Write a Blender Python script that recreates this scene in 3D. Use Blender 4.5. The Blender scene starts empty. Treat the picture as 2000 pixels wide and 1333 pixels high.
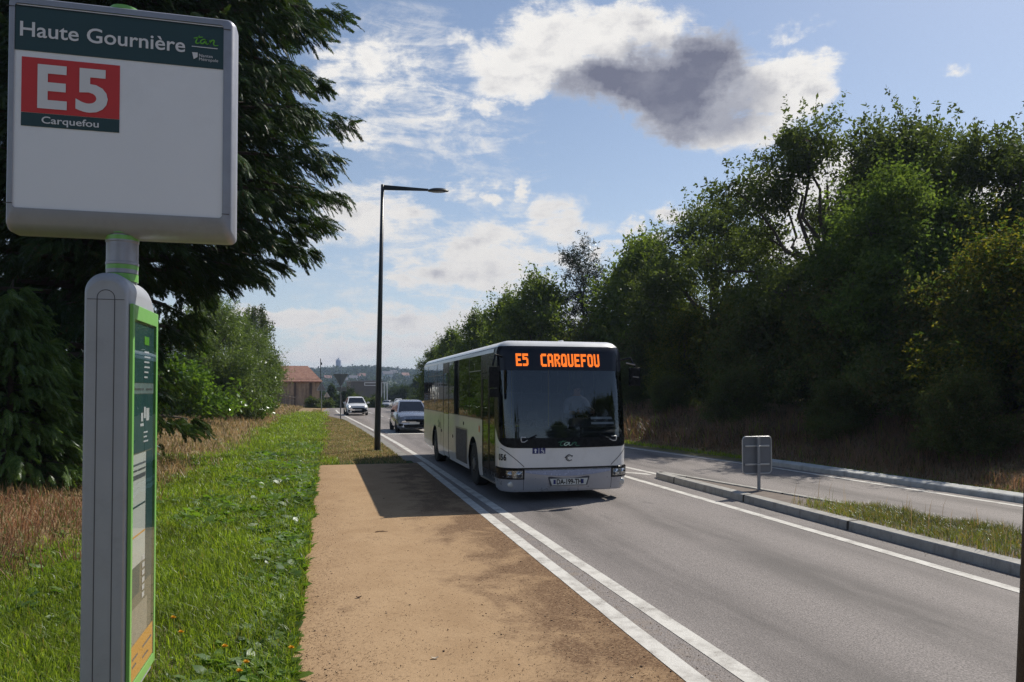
import bpy, math, random
import numpy as np
from mathutils import Vector, Matrix

S = bpy.context.scene
COL = S.collection
R = math.radians
PI = math.pi

# ------------------------------------------------------------------ camera, world, sun, exposure
F_PX, CAM_H, YAW, PITCH = 1444.0, 2.2, R(14.0), R(1.3)
cd = bpy.data.cameras.new('camera')
cam = bpy.data.objects.new('camera', cd); COL.objects.link(cam); S.camera = cam
cd.sensor_width = 36.0
cd.lens = F_PX * 36 / 2000
cd.clip_start = 0.1; cd.clip_end = 9000
cam.location = (0, 0, CAM_H)
cam.rotation_euler = (R(90) + PITCH, 0, -YAW)
cd.shift_y = (95.5 - F_PX * math.tan(PITCH)) / 2000

SUN = Vector((2.39, 1.4, 3.0)).normalized()
SUN_EL = math.asin(SUN.z); SUN_AZ = math.atan2(SUN.x, SUN.y)
sl = bpy.data.lights.new('sun', 'SUN'); sl.energy = 4.6; sl.angle = R(0.5); sl.color = (1.0, 0.93, 0.82)
so = bpy.data.objects.new('sun', sl); COL.objects.link(so)
so.rotation_mode = 'QUATERNION'; so.rotation_quaternion = SUN.to_track_quat('Z', 'Y'); so.location = (40, 20, 60)

S.view_settings.view_transform = 'Standard'; S.view_settings.look = 'None'
S.view_settings.exposure = 0.14; S.view_settings.gamma = 1.0
S.cycles.use_denoising = True
try:
    S.cycles.denoiser = 'OPENIMAGEDENOISE'
    S.cycles.denoising_input_passes = 'RGB_ALBEDO_NORMAL'; S.cycles.denoising_prefilter = 'NONE'
except Exception:
    pass
S.cycles.max_bounces = 10; S.cycles.diffuse_bounces = 5; S.cycles.glossy_bounces = 3
S.cycles.transmission_bounces = 7; S.cycles.transparent_max_bounces = 10
S.cycles.caustics_reflective = False; S.cycles.caustics_refractive = False
S.cycles.sample_clamp_indirect = 6.0


def build_world():
    w = bpy.data.worlds.new('World'); S.world = w; w.use_nodes = True
    nt = w.node_tree; nt.nodes.clear(); N = nt.nodes.new; L = nt.links.new
    out = N('ShaderNodeOutputWorld'); bg = N('ShaderNodeBackground'); bg.inputs[1].default_value = 0.1
    L(bg.outputs[0], out.inputs[0])
    sky = N('ShaderNodeTexSky'); sky.sky_type = 'NISHITA'; sky.sun_disc = False
    sky.sun_elevation = SUN_EL; sky.sun_rotation = SUN_AZ
    sky.altitude = 50; sky.air_density = 1.0; sky.dust_density = 0.6; sky.ozone_density = 2.0
    tc = N('ShaderNodeTexCoord'); D = tc.outputs['Generated']

    def m(op, a, b=None, c=None, clamp=False):
        n = N('ShaderNodeMath'); n.operation = op; n.use_clamp = clamp
        for i, x in enumerate((a, b, c)):
            if x is None: continue
            if isinstance(x, (int, float)): n.inputs[i].default_value = x
            else: L(x, n.inputs[i])
        return n.outputs[0]

    def vm(op, a, b=None, c=None, out=0):
        n = N('ShaderNodeVectorMath'); n.operation = op
        for i, x in enumerate((a, b, c)):
            if x is None: continue
            if isinstance(x, (tuple, list)): n.inputs[i].default_value = x
            else: L(x, n.inputs[i])
        return n.outputs[out]

    def mix(f, a, b):
        n = N('ShaderNodeMix'); n.data_type = 'RGBA'
        if isinstance(f, (int, float)): n.inputs[0].default_value = f
        else: L(f, n.inputs[0])
        for k, x in ((6, a), (7, b)):
            if isinstance(x, (tuple, list)): n.inputs[k].default_value = (*x, 1)
            else: L(x, n.inputs[k])
        return n.outputs[2]

    def noise(vec, scale, detail, rough, dist=0.0):
        n = N('ShaderNodeTexNoise'); n.inputs['Scale'].default_value = scale; n.inputs['Detail'].default_value = detail
        n.inputs['Roughness'].default_value = rough; n.inputs['Distortion'].default_value = dist
        L(vec, n.inputs['Vector']); return n

    # world direction expressed along the bearing of the clouded part of the sky
    fx, fy = math.sin(YAW), math.cos(YAW)
    f = vm('DOT_PRODUCT', D, (fx, fy, 0), out=1)
    r = vm('DOT_PRODUCT', D, (fy, -fx, 0), out=1)
    u_ = vm('DOT_PRODUCT', D, (0, 0, 1), out=1)
    fsafe = m('MAXIMUM', f, 0.05)
    cu = N('ShaderNodeCombineXYZ'); L(m('DIVIDE', r, fsafe), cu.inputs[0]); L(m('DIVIDE', u_, fsafe), cu.inputs[1])
    uv = cu.outputs[0]
    front = m('MULTIPLY', m('SUBTRACT', f, 0.1), 5.0, clamp=True)
    # wobble the lookup so that the blobs get ragged outlines
    wn = noise(D, 5.5, 6, 0.62)
    wob = vm('MULTIPLY', vm('SUBTRACT', wn.outputs['Color'], (0.5, 0.5, 0.5)), (0.26, 0.16, 0.0))
    uvw = vm('ADD', uv, wob)

    def cover(blobs, src, mode='MAXIMUM'):
        acc = None
        for (x, y, rx, ry, amp) in blobs:
            cx, cy = (x - 1000) / F_PX, (762 - y) / F_PX; sx, sy = F_PX / rx, F_PX / ry
            p = vm('MULTIPLY_ADD', src, (sx, sy, 0), (-cx * sx, -cy * sy, 0))
            d = m('SUBTRACT', 1.0, vm('LENGTH', p, out=1), clamp=True)
            d = m('MULTIPLY', d, amp)
            acc = d if acc is None else m(mode, acc, d)
        return m('MULTIPLY', acc, front)

    white = [(1000, 110, 190, 95, 1.2), (1130, 70, 190, 120, 1.3), (1225, 35, 170, 75, 1.1), (920, 80, 90, 60, .8),
             (1075, 150, 90, 60, 1.1), (750, 120, 150, 95, .75), (745, 190, 110, 45, .8), (945, 188, 80, 28, .8), (640, 130, 60, 90, .6),
             (770, 415, 230, 75, .8), (920, 450, 240, 75, .8), (1050, 415, 95, 75, .85), (900, 525, 240, 75, .95),
             (1010, 490, 230, 55, .9), (800, 560, 190, 55, .8), (650, 450, 150, 75, .75), (560, 620, 300, 32, .9), (750, 640, 330, 50, 1.0),
             (700, 690, 330, 36, .9), (900, 690, 250, 60, .8), (1160, 465, 75, 24, .8), (1255, 430, 65, 25, .8), (1355, 410, 75, 30, .9), (1305, 455, 70, 20, .7),
             (880, 345, 85, 40, .7), (970, 350, 36, 42, .7), (700, 300, 90, 22, .5), (1540, 40, 120, 30, .6), (1910, 125, 60, 20, .55),
             (1500, 160, 200, 105, 1.3), (1430, 235, 190, 70, 1.1), (1575, 140, 110, 95, 1.2), (1340, 160, 170, 80, 1.0),
             (860, 500, 470, 280, .46), (900, 640, 420, 120, .6), (1690, 430, 300, 230, 1.3), (1930, 470, 260, 230, 1.2), (880, 250, 300, 120, .34), (760, 150, 270, 180, .55), (700, 270, 160, 60, .5), (1120, 440, 160, 60, .5), (1240, 470, 160, 40, .55)]
    dark = [(1215, 172, 150, 68, .95), (1290, 140, 140, 82, .85), (1375, 88, 100, 66, .95), (1300, 225, 110, 62, .95), (1375, 160, 130, 80, .42)]
    fb = noise(vm('MULTIPLY', D, (1, 1, 1.7)), 11.0, 11, 0.68, 0.35)
    st_ = noise(vm('MULTIPLY', vm('ADD', D, vm('MULTIPLY', wob, (0.25, 0.25, 0.1))), (1, 1, 4.2)), 13.0, 8, 0.66, 0.6)
    n1 = m('ADD', m('MULTIPLY', fb.outputs[0], 0.58), m('MULTIPLY', st_.outputs[0], 0.42))
    cw = cover(white, uvw)
    cdk = m('MINIMUM', cover(dark, vm('ADD', uv, vm('MULTIPLY', wob, (1.0, 1.1, 0))), 'ADD'), 1.3)
    # thin scattered cloud all round the sky
    low = noise(vm('MULTIPLY', D, (1, 1, 2.6)), 2.3, 4, 0.5)
    everywhere = m('MULTIPLY', m('SUBTRACT', low.outputs[0], 0.56), 1.6, clamp=True)
    everywhere = m('MULTIPLY', everywhere, m('SUBTRACT', 1.0, front))
    cov = m('ADD', cw, everywhere)
    dens = m('ADD', m('MULTIPLY', m('SUBTRACT', n1, 0.5), 4.4), m('MULTIPLY', cov, 1.60))
    mr = N('ShaderNodeMapRange'); mr.interpolation_type = 'SMOOTHSTEP'
    L(dens, mr.inputs[0]); mr.inputs[1].default_value = 0.22; mr.inputs[2].default_value = 1.05
    a_w = m('MULTIPLY', mr.outputs[0], m('MULTIPLY', m('MAXIMUM', cov, 0.0), 3.0, clamp=True))
    # light and shade inside the white clouds
    n2 = noise(vm('MULTIPLY', D, (1, 1, 1.5)), 16.0, 7, 0.6).outputs[0]
    thick = m('MULTIPLY', m('SUBTRACT', dens, 0.75), 0.9, clamp=True)
    shade = m('MULTIPLY', m('ADD', m('MULTIPLY', m('SUBTRACT', n2, 0.46), 4.2, clamp=True), 0.12), thick, clamp=True)
    # warm grey wisps low over the horizon, whiter towards the sun
    el = m('MULTIPLY', u_, 2.6, clamp=True)
    lit = mix(el, (6.6, 6.4, 6.2), (8.4, 8.2, 7.9))
    ccol = mix(shade, lit, (4.1, 4.15, 4.6))
    mid = cover([(1330, 175, 270, 150, 1.6), (1440, 215, 130, 80, .8)], vm('ADD', uv, vm('MULTIPLY', wob, (1.3, 1.3, 0))))
    mid = m('MULTIPLY', m('ADD', mid, m('MULTIPLY', m('SUBTRACT', n2, 0.52), 1.6)), 0.95, clamp=True)
    ccol = mix(m('MULTIPLY', mid, m('MULTIPLY', cover([(1330, 175, 300, 170, 3.0)], uv), 1.0, clamp=True)), ccol, (3.3, 3.4, 3.95))
    # sky: a paler band of dust near the horizon
    hz = m('POWER', m('SUBTRACT', 1.0, m('ABSOLUTE', u_), clamp=True), 4.5)
    hsv = N('ShaderNodeHueSaturation'); hsv.inputs['Saturation'].default_value = SKY_SAT; hsv.inputs['Value'].default_value = SKY_VAL
    L(sky.outputs[0], hsv.inputs['Color'])
    tint = N('ShaderNodeMix'); tint.data_type = 'RGBA'; tint.blend_type = 'MULTIPLY'; tint.inputs[0].default_value = 1
    L(hsv.outputs[0], tint.inputs[6]); tint.inputs[7].default_value = (*SKY_TINT, 1)
    base = mix(m('MULTIPLY', hz, 0.60), tint.outputs[2], (5.9, 6.4, 7.1))
    c1 = mix(a_w, base, ccol)
    # the thick dark cloud passing in front
    dd = m('ADD', m('MULTIPLY', m('SUBTRACT', n1, 0.5), 1.5), m('MULTIPLY', cdk, 1.15))
    mk = N('ShaderNodeMapRange'); mk.interpolation_type = 'SMOOTHSTEP'; L(dd, mk.inputs[0])
    mk.inputs[1].default_value = 0.10; mk.inputs[2].default_value = 0.62
    a_d = m('MULTIPLY', mk.outputs[0], m('MULTIPLY', cdk, 6.0, clamp=True))
    mk2 = N('ShaderNodeMapRange'); L(dd, mk2.inputs[0]); mk2.inputs[1].default_value = 0.15; mk2.inputs[2].default_value = 1.05
    dcol = mix(m('ADD', mk2.outputs[0], m('MULTIPLY', m('SUBTRACT', n2, 0.5), 1.1), clamp=True), (4.6, 4.7, 5.2), (1.55, 1.65, 2.25))
    c2 = mix(a_d, c1, dcol)
    L(c2, bg.inputs[0])
    w.cycles.sampling_method = 'MANUAL'; w.cycles.sample_map_resolution = 512


SKY_SAT, SKY_VAL, SKY_TINT = 0.95, 0.98, (1.0, 1.0, 1.0)
build_world()

# ------------------------------------------------------------------ helpers: names, meshes, materials


def tag(o, label=None, cat=None, group=None, kind=None):
    if label: o['label'] = label
    if cat: o['category'] = cat
    if group: o['group'] = group
    if kind: o['kind'] = kind
    return o


def empty(name, loc=(0, 0, 0), rz=0.0, scale=1.0):
    o = bpy.data.objects.new(name, None); COL.objects.link(o)
    o.location = loc; o.rotation_euler = (0, 0, rz); o.scale = (scale,) * 3 if not isinstance(scale, tuple) else scale
    o.empty_display_size = 0.2
    return o


def link(name, me, parent=None, loc=None):
    o = bpy.data.objects.new(name, me); COL.objects.link(o)
    if parent is not None: o.parent = parent
    if loc is not None: o.location = loc
    return o


def copy_tree(o, parent=None):
    c = o.copy(); COL.objects.link(c)
    if parent is not None: c.parent = parent
    for ch in list(o.children): copy_tree(ch, c)
    return c


class MB:
    def __init__(s): s.v = []; s.f = []; s.mi = []; s.k = 0

    def add(s, v, f):
        b = len(s.v); s.v += [tuple(map(float, p)) for p in v]; s.f += [tuple(b + i for i in q) for q in f]; s.mi += [s.k] * len(f)
        return s

    def box(s, c, d, rz=0.0, M=None):
        x, y, z = d[0] / 2, d[1] / 2, d[2] / 2
        P = [(a * x, b * y, e * z) for a in (-1, 1) for b in (-1, 1) for e in (-1, 1)]
        if M is None: M = Matrix.Rotation(rz, 3, 'Z')
        P = [M @ Vector(p) + Vector(c) for p in P]
        return s.add(P, [(0, 1, 3, 2), (4, 6, 7, 5), (0, 4, 5, 1), (2, 3, 7, 6), (0, 2, 6, 4), (1, 5, 7, 3)])

    def grid(s, G):
        """G[i][j] points -> quads"""
        n, m_ = len(G), len(G[0])
        v = [p for row in G for p in row]
        return s.add(v, [(i * m_ + j, (i + 1) * m_ + j, (i + 1) * m_ + j + 1, i * m_ + j + 1) for i in range(n - 1) for j in range(m_ - 1)])

    def tube(s, pts, rad, n=8, cap=True):
        pts = [Vector(p) for p in pts]
        if not hasattr(rad, '__len__'): rad = [rad] * len(pts)
        rings = []; up = Vector((0.13, 0.21, 1)).normalized()
        for i, p in enumerate(pts):
            t = (pts[min(i + 1, len(pts) - 1)] - pts[max(i - 1, 0)]).normalized()
            a = t.cross(up)
            if a.length < 1e-3: a = t.cross(Vector((1, 0, 0)))
            a.normalize(); b = t.cross(a)
            rings.append([p + (a * math.cos(2 * PI * k / n) + b * math.sin(2 * PI * k / n)) * rad[i] for k in range(n)])
        v = [q for r_ in rings for q in r_]; f = []
        for i in range(len(pts) - 1):
            for k in range(n):
                f.append((i * n + k, i * n + (k + 1) % n, (i + 1) * n + (k + 1) % n, (i + 1) * n + k))
        if cap: f.append(tuple(range(n))[::-1]); f.append(tuple((len(pts) - 1) * n + k for k in range(n)))
        return s.add(v, f)

    def lathe(s, prof, c=(0, 0, 0), n=24, axis='z'):
        v = []; f = []
        for (r_, z) in prof:
            for k in range(n):
                a = 2 * PI * k / n; p = (r_ * math.cos(a), r_ * math.sin(a), z)
                if axis == 'x': p = (p[2], p[0], p[1])
                if axis == 'y': p = (p[0], p[2], p[1])
                v.append((p[0] + c[0], p[1] + c[1], p[2] + c[2]))
        for i in range(len(prof) - 1):
            for k in range(n): f.append((i * n + k, i * n + (k + 1) % n, (i + 1) * n + (k + 1) % n, (i + 1) * n + k))
        f.append(tuple(range(n))[::-1]); f.append(tuple((len(prof) - 1) * n + k for k in range(n)))
        return s.add(v, f)

    def prism(s, poly, a0, a1, axis='y'):
        """poly: 2-D outline; extruded from a0 to a1 along axis. axis y: (x,z); z: (x,y); x: (y,z)"""
        def P(p, a): return {'y': (p[0], a, p[1]), 'z': (p[0], p[1], a), 'x': (a, p[0], p[1])}[axis]
        n = len(poly); v = [P(p, a0) for p in poly] + [P(p, a1) for p in poly]
        f = [tuple(range(n)), tuple(range(2 * n - 1, n - 1, -1))] + [(k, (k + 1) % n, n + (k + 1) % n, n + k)[::-1] for k in range(n)]
        return s.add(v, f)

    def build(s, name, mats, parent=None, loc=None, smooth=False, bevel=0.0, seg=2, angle=None):
        me = bpy.data.meshes.new(name); me.from_pydata(s.v, [], s.f)
        mats = mats if isinstance(mats, (list, tuple)) else [mats]
        for q in mats: me.materials.append(q)
        if len(mats) > 1: me.polygons.foreach_set('material_index', s.mi)
        import bmesh
        bm = bmesh.new(); bm.from_mesh(me); bmesh.ops.recalc_face_normals(bm, faces=bm.faces); bm.to_mesh(me); bm.free()
        if smooth: me.shade_smooth()
        if angle: me.set_sharp_from_angle(angle=R(angle))
        o = link(name, me, parent, loc)
        if bevel:
            b = o.modifiers.new('bevel', 'BEVEL'); b.width = bevel; b.segments = seg; b.limit_method = 'ANGLE'; b.angle_limit = R(35)
            me.shade_smooth(); me.set_sharp_from_angle(angle=R(40))
        return o


def items_mesh(name, V, quads, mat, parent=None, smooth=False, mat_idx=None):
    """V (N,K,3) vertex blocks, quads (Q,4) indices inside a block."""
    V = np.asarray(V, dtype=np.float32); n, k, _ = V.shape
    q = np.asarray(quads, dtype=np.int32); Q = len(q)
    faces = (q[None] + (np.arange(n, dtype=np.int32) * k)[:, None, None]).reshape(-1)
    me = bpy.data.meshes.new(name)
    me.vertices.add(n * k); me.vertices.foreach_set('co', V.reshape(-1))
    me.loops.add(n * Q * 4); me.loops.foreach_set('vertex_index', faces)
    me.polygons.add(n * Q); me.polygons.foreach_set('loop_start', np.arange(0, n * Q * 4, 4, dtype=np.int32))
    for m_ in (mat if isinstance(mat, (list, tuple)) else [mat]): me.materials.append(m_)
    if mat_idx is not None: me.polygons.foreach_set('material_index', np.repeat(mat_idx, Q).astype(np.int32))
    me.update(calc_edges=True)
    if smooth: me.shade_smooth()
    return link(name, me, parent)


class NT:
    def __init__(s, name):
        s.m = bpy.data.materials.new(name); s.m.use_nodes = True; s.t = s.m.node_tree; s.t.nodes.clear()
        s.out = s.t.nodes.new('ShaderNodeOutputMaterial')

    def n(s, t, **kw):
        n = s.t.nodes.new(t)
        for k, v in kw.items(): setattr(n, k, v)
        return n

    def l(s, a, b): s.t.links.new(a, b)

    def setin(s, sock, x):
        if isinstance(x, (int, float)): sock.default_value = x
        elif isinstance(x, (tuple, list)):
            sock.default_value = (*x, 1) if len(x) == 3 and len(sock.default_value) == 4 else x
        else: s.l(x, sock)

    def math(s, op, a, b=0.0, clamp=False):
        n = s.n('ShaderNodeMath', operation=op, use_clamp=clamp); s.setin(n.inputs[0], a); s.setin(n.inputs[1], b); return n.outputs[0]

    def mix(s, f, a, b, blend='MIX'):
        n = s.n('ShaderNodeMix', data_type='RGBA', blend_type=blend); s.setin(n.inputs[0], f); s.setin(n.inputs[6], a); s.setin(n.inputs[7], b); return n.outputs[2]

    def pos(s): return s.n('ShaderNodeNewGeometry').outputs['Position']
    def objc(s): return s.n('ShaderNodeTexCoord').outputs['Object']

    def noise(s, vec, scale, detail=4, rough=0.55, dist=0.0):
        n = s.n('ShaderNodeTexNoise'); s.l(vec, n.inputs['Vector'])
        n.inputs['Scale'].default_value = scale; n.inputs['Detail'].default_value = detail
        n.inputs['Roughness'].default_value = rough; n.inputs['Distortion'].default_value = dist
        return n.outputs[0]

    def ramp(s, x, a, b, lo=0.0, hi=1.0):
        n = s.n('ShaderNodeMapRange'); s.setin(n.inputs[0], x)
        for i, q in enumerate((a, b, lo, hi)): n.inputs[i + 1].default_value = q
        return n.outputs[0]

    def scale(s, vec, k):
        n = s.n('ShaderNodeVectorMath', operation='MULTIPLY'); s.l(vec, n.inputs[0]); n.inputs[1].default_value = k; return n.outputs[0]

    def principled(s, col, rough=0.6, metal=0.0, bump=None, bump_d=0.01, coat=0.0, spec=0.5, ior=None):
        p = s.n('ShaderNodeBsdfPrincipled'); s.setin(p.inputs['Base Color'], col); s.setin(p.inputs['Roughness'], rough)
        s.setin(p.inputs['Metallic'], metal); p.inputs['Coat Weight'].default_value = coat; p.inputs['Coat Roughness'].default_value = 0.06
        p.inputs['Specular IOR Level'].default_value = spec
        if ior: p.inputs['IOR'].default_value = ior
        if bump is not None:
            b = s.n('ShaderNodeBump'); b.inputs['Strength'].default_value = 1.0; b.inputs['Distance'].default_value = bump_d
            s.l(bump, b.inputs['Height']); s.l(b.outputs[0], p.inputs['Normal'])
        s.l(p.outputs[0], s.out.inputs[0]); return p


def M(name, col, rough=0.5, metal=0.0, var=0.12, scale=6.0, coat=0.0, bump=0.0, spec=0.5, dirt=None):
    """painted / cast surface with small uneven tone, and optional dirt near scratches"""
    t = NT(name); v = t.objc()
    nz = t.noise(v, scale, 5, 0.6)
    k = t.ramp(nz, 0.25, 0.75, 1 - var, 1 + var)
    c = t.mix(1.0, col, t.n_comb(k), 'MULTIPLY')
    if dirt:
        d = t.ramp(t.noise(v, scale * 0.7, 8, 0.7), 0.52, 0.75)
        c = t.mix(t.math('MULTIPLY', d, dirt[1]), c, dirt[0])
    rr = t.ramp(t.noise(v, scale * 2.3, 4, 0.6), 0.2, 0.8, max(0.02, rough - 0.07), min(1, rough + 0.07))
    t.principled(c, rr, metal, bump=(t.noise(v, scale * 25, 3, 0.5) if bump else None), bump_d=bump, coat=coat, spec=spec)
    return t.m


def _comb(s, k):
    n = s.n('ShaderNodeCombineColor'); [s.setin(n.inputs[i], k) for i in range(3)]; return n.outputs[0]


NT.n_comb = _comb


def emit(name, col, strength):
    t = NT(name); e = t.n('ShaderNodeEmission'); t.setin(e.inputs[0], col); e.inputs[1].default_value = strength
    t.l(e.outputs[0], t.out.inputs[0]); return t.m


def glass(name, tint=(0.3, 0.32, 0.33), ior=1.55, rough=0.0, extra=0.0):
    t = NT(name); tr = t.n('ShaderNodeBsdfTransparent'); t.setin(tr.inputs[0], tint)
    gl = t.n('ShaderNodeBsdfGlossy'); gl.inputs['Roughness'].default_value = rough; t.setin(gl.inputs[0], (0.86, 0.93, 1.0))
    fr = t.n('ShaderNodeFresnel'); bf = t.n('ShaderNodeNewGeometry').outputs['Backfacing']; t.l(t.math('ADD', t.math('MULTIPLY', bf, 1 / ior - ior), ior), fr.inputs[0])
    bp = t.n('ShaderNodeBump'); bp.inputs['Strength'].default_value = 1; bp.inputs['Distance'].default_value = 0.0015
    t.l(t.noise(t.objc(), 2.3, 2, 0.5), bp.inputs['Height']); t.l(bp.outputs[0], gl.inputs['Normal'])
    mx = t.n('ShaderNodeMixShader'); t.l(t.math('ADD', fr.outputs[0], extra, True), mx.inputs[0]); t.l(tr.outputs[0], mx.inputs[1]); t.l(gl.outputs[0], mx.inputs[2])
    t.l(mx.outputs[0], t.out.inputs[0]); return t.m


def leafmat(name, c1, c2, trans=0.35, tcol=None, gloss=0.12, rough=0.45, c3=None, p3=0.9, clump=0.5):
    t = NT(name); g = t.n('ShaderNodeNewGeometry'); rnd = g.outputs['Random Per Island']
    c = t.mix(rnd, c1, c2)
    if c3:
        c = t.mix(t.math('GREATER_THAN', t.math('FRACT', t.math('MULTIPLY', rnd, 37.7)), p3), c, c3)
    k = t.ramp(t.noise(t.objc(), clump, 3, 0.6), 0.3, 0.7, 0.7, 1.3)
    c = t.mix(1.0, c, t.n_comb(k), 'MULTIPLY')
    df = t.n('ShaderNodeBsdfDiffuse'); t.l(c, df.inputs[0])
    tr = t.n('ShaderNodeBsdfTranslucent'); tc = t.mix(1.0, c, tcol or (1.5, 1.6, 0.7), 'MULTIPLY'); t.l(tc, tr.inputs[0])
    mx = t.n('ShaderNodeMixShader'); mx.inputs[0].default_value = trans; t.l(df.outputs[0], mx.inputs[1]); t.l(tr.outputs[0], mx.inputs[2])
    gl = t.n('ShaderNodeBsdfGlossy'); gl.inputs['Roughness'].default_value = rough; t.setin(gl.inputs[0], (0.55, 0.58, 0.60))
    fr = t.n('ShaderNodeFresnel'); fr.inputs[0].default_value = 1.35
    m2 = t.n('ShaderNodeMixShader'); t.l(t.math('MULTIPLY', fr.outputs[0], gloss * 3.0, True), m2.inputs[0])
    t.l(mx.outputs[0], m2.inputs[1]); t.l(gl.outputs[0], m2.inputs[2]); t.l(m2.outputs[0], t.out.inputs[0])
    return t.m


def text_mesh(txt, height, mat, width=None, bold=0.0, shear=0.0, depth=0.0):
    cu = bpy.data.curves.new('lettering', 'FONT'); cu.body = txt; cu.size = 1.0; cu.offset = bold; cu.shear = shear
    cu.align_x = 'LEFT'; cu.resolution_u = 4; cu.extrude = depth
    ob = bpy.data.objects.new('lettering', cu); COL.objects.link(ob)
    bpy.context.view_layer.update()
    dg = bpy.context.evaluated_depsgraph_get()
    me = bpy.data.meshes.new_from_object(ob.evaluated_get(dg)); bpy.data.objects.remove(ob)
    n = len(me.vertices); co = np.empty(n * 3, np.float32); me.vertices.foreach_get('co', co); co = co.reshape(-1, 3)
    lo, hi = co.min(0), co.max(0)
    sy = height; sx = sy if width is None else width / (hi[0] - lo[0])
    co[:, 0] = (co[:, 0] - lo[0]) * sx; co[:, 1] *= sy
    me.vertices.foreach_set('co', co.reshape(-1)); me.materials.clear(); me.materials.append(mat); me.update()
    return me, (hi[0] - lo[0]) * sx


def put_text(name, txt, x, y, z, height, mat, parent=None, width=None, bold=0.0, center=False, shear=0.0, rot=(R(90), 0, 0), tilt=0.0):
    me, w = text_mesh(txt, height, mat, width, bold, shear)
    o = link(name, me, parent); o.location = (x - (w / 2 if center else 0), y, z); o.rotation_euler = rot
    return o


def catmull(P, k=6):
    P = [np.array(p, float) for p in P]; Q = [2 * P[0] - P[1]] + P + [2 * P[-1] - P[-2]]; out = []
    for i in range(1, len(Q) - 2):
        for j in range(k):
            t = j / k; a, b, c, d = Q[i - 1], Q[i], Q[i + 1], Q[i + 2]
            out.append(0.5 * ((2 * b) + (-a + c) * t + (2 * a - 5 * b + 4 * c - d) * t * t + (-a + 3 * b - 3 * c + d) * t ** 3))
    out.append(P[-1]); return out


def strokes(mb, lines, x, z, w, h, thick, yf):
    """hand-drawn strokes in the XZ plane; yf(x, z) gives the surface they lie on"""
    for Ln in lines:
        C = catmull(Ln); n = len(C); rows = []
        for i, p in enumerate(C):
            t = C[min(i + 1, n - 1)] - C[max(i - 1, 0)]; t = t / (np.linalg.norm(t) + 1e-9); nn = np.array([-t[1], t[0]])
            e = thick * (0.45 + 0.55 * math.sin(PI * (i + 0.5) / n))
            a = (x + p[0] * w + nn[0] * e, z + p[1] * h + nn[1] * e); b = (x + p[0] * w - nn[0] * e, z + p[1] * h - nn[1] * e)
            rows.append([(a[0], yf(*a), a[1]), (b[0], yf(*b), b[1])])
        mb.grid(rows)


TAN = [[(.20, 1.0), (.08, .45), (.04, .12), (.10, .0), (.24, .12)], [(-.06, .60), (.14, .74), (.36, .86)],
       [(.50, .55), (.40, .60), (.27, .38), (.26, .10), (.36, .06), (.48, .40), (.52, .58), (.49, .15), (.55, .02), (.64, .12)],
       [(.68, .58), (.66, .25), (.64, .02), (.70, .35), (.80, .58), (.87, .50), (.84, .14), (.90, -.06), (1.06, -.02)]]

rng = np.random.default_rng(7)
random.seed(7)


def sm(x, a, b):
    t = np.clip((np.asarray(x, float) - a) / (b - a), 0, 1); return t * t * (3 - 2 * t)


def wob(x, y, k=1.0):
    return (np.sin(1.3 * k * x + 0.7 * k * y + 1.1) + np.sin(0.55 * k * x - 1.7 * k * y + 2.3) + 0.7 * np.sin(2.9 * k * x + 2.3 * k * y) + 0.5 * np.sin(5.3 * k * y - 4.1 * k * x)) / 3.2


def gz(x, y):
    x = np.asarray(x, float); y = np.asarray(y, float)
    left = 0.16 * np.clip(-3.5 - x, 0, 7.5) + 0.03 * np.clip(-1.2 - x, 0, 2.3)
    right = 0.26 * np.clip(x - xr_kerb(y) - 0.9, 0, 6.5)
    dip = -0.024 * np.clip(y - 92, 0, 170)
    return left + right + dip


# edges of the road, taken from the survey of the place (X across, Y along)
YR = np.array([-30, 0, 8, 11.2, 18.4, 26.3, 40, 60, 80, 110, 300.]); XRE = np.array([13.4, 13.2, 12.9, 12.69, 12.22, 11.07, 9.9, 8.5, 7.4, 8.6, 30.])
def xr_line(y): return np.interp(y, YR, XRE)
def xr_kerb(y): return xr_line(y) + 0.42
YL = np.array([-30, 5, 12, 23, 30, 37.5, 50, 65.2, 74, 82, 92, 110, 160, 300.]); XLE = np.array([3.16, 3.14, 3.07, 2.95, 2.80, 2.57, 2.05, 1.38, 1.0, 0.9, 1.3, 2.6, 8.5, 24.])
def xl_line(y): return np.interp(y, YL, XLE)
SAND_END = 22.3
def xl_road(y): return np.where(np.asarray(y) < SAND_END, 2.62, xl_line(y) - 0.42 - 0.9 * sm(y, 52, 66))
def sand_left(y): return -0.25 + 0.05 * wob(y * 0.8, y * 1.9) + 0.03 * wob(y * 5, y * 3)


def zones(x, y):
    """how green / how dry the ground cover is"""
    w = wob(x, y * 0.5) + 0.7 * wob(x * 2.3 + 4, y * 1.4)
    green = sm(x, -4.1 + 0.55 * w, -2.9 + 0.55 * w) * (1 - 0.55 * sm(wob(x * 1.7 + 9, y * .9), .35, .8)) * (1 - sm(x, -0.4 + 0.35 * w, 0.15 + 0.35 * w) * sm(y, 23, 25)) * (1 - sm(y, 62, 80))
    green = np.where((y < SAND_END) & (x > -0.1), 0, green)
    green = np.where((y > SAND_END) & (y < 24.5), np.maximum(green, 0.6), green)
    green = np.where(x > 10, 0.55 * (1 - sm(x, xr_kerb(y) + 0.6, xr_kerb(y) + 1.4)), green)
    return green


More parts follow.
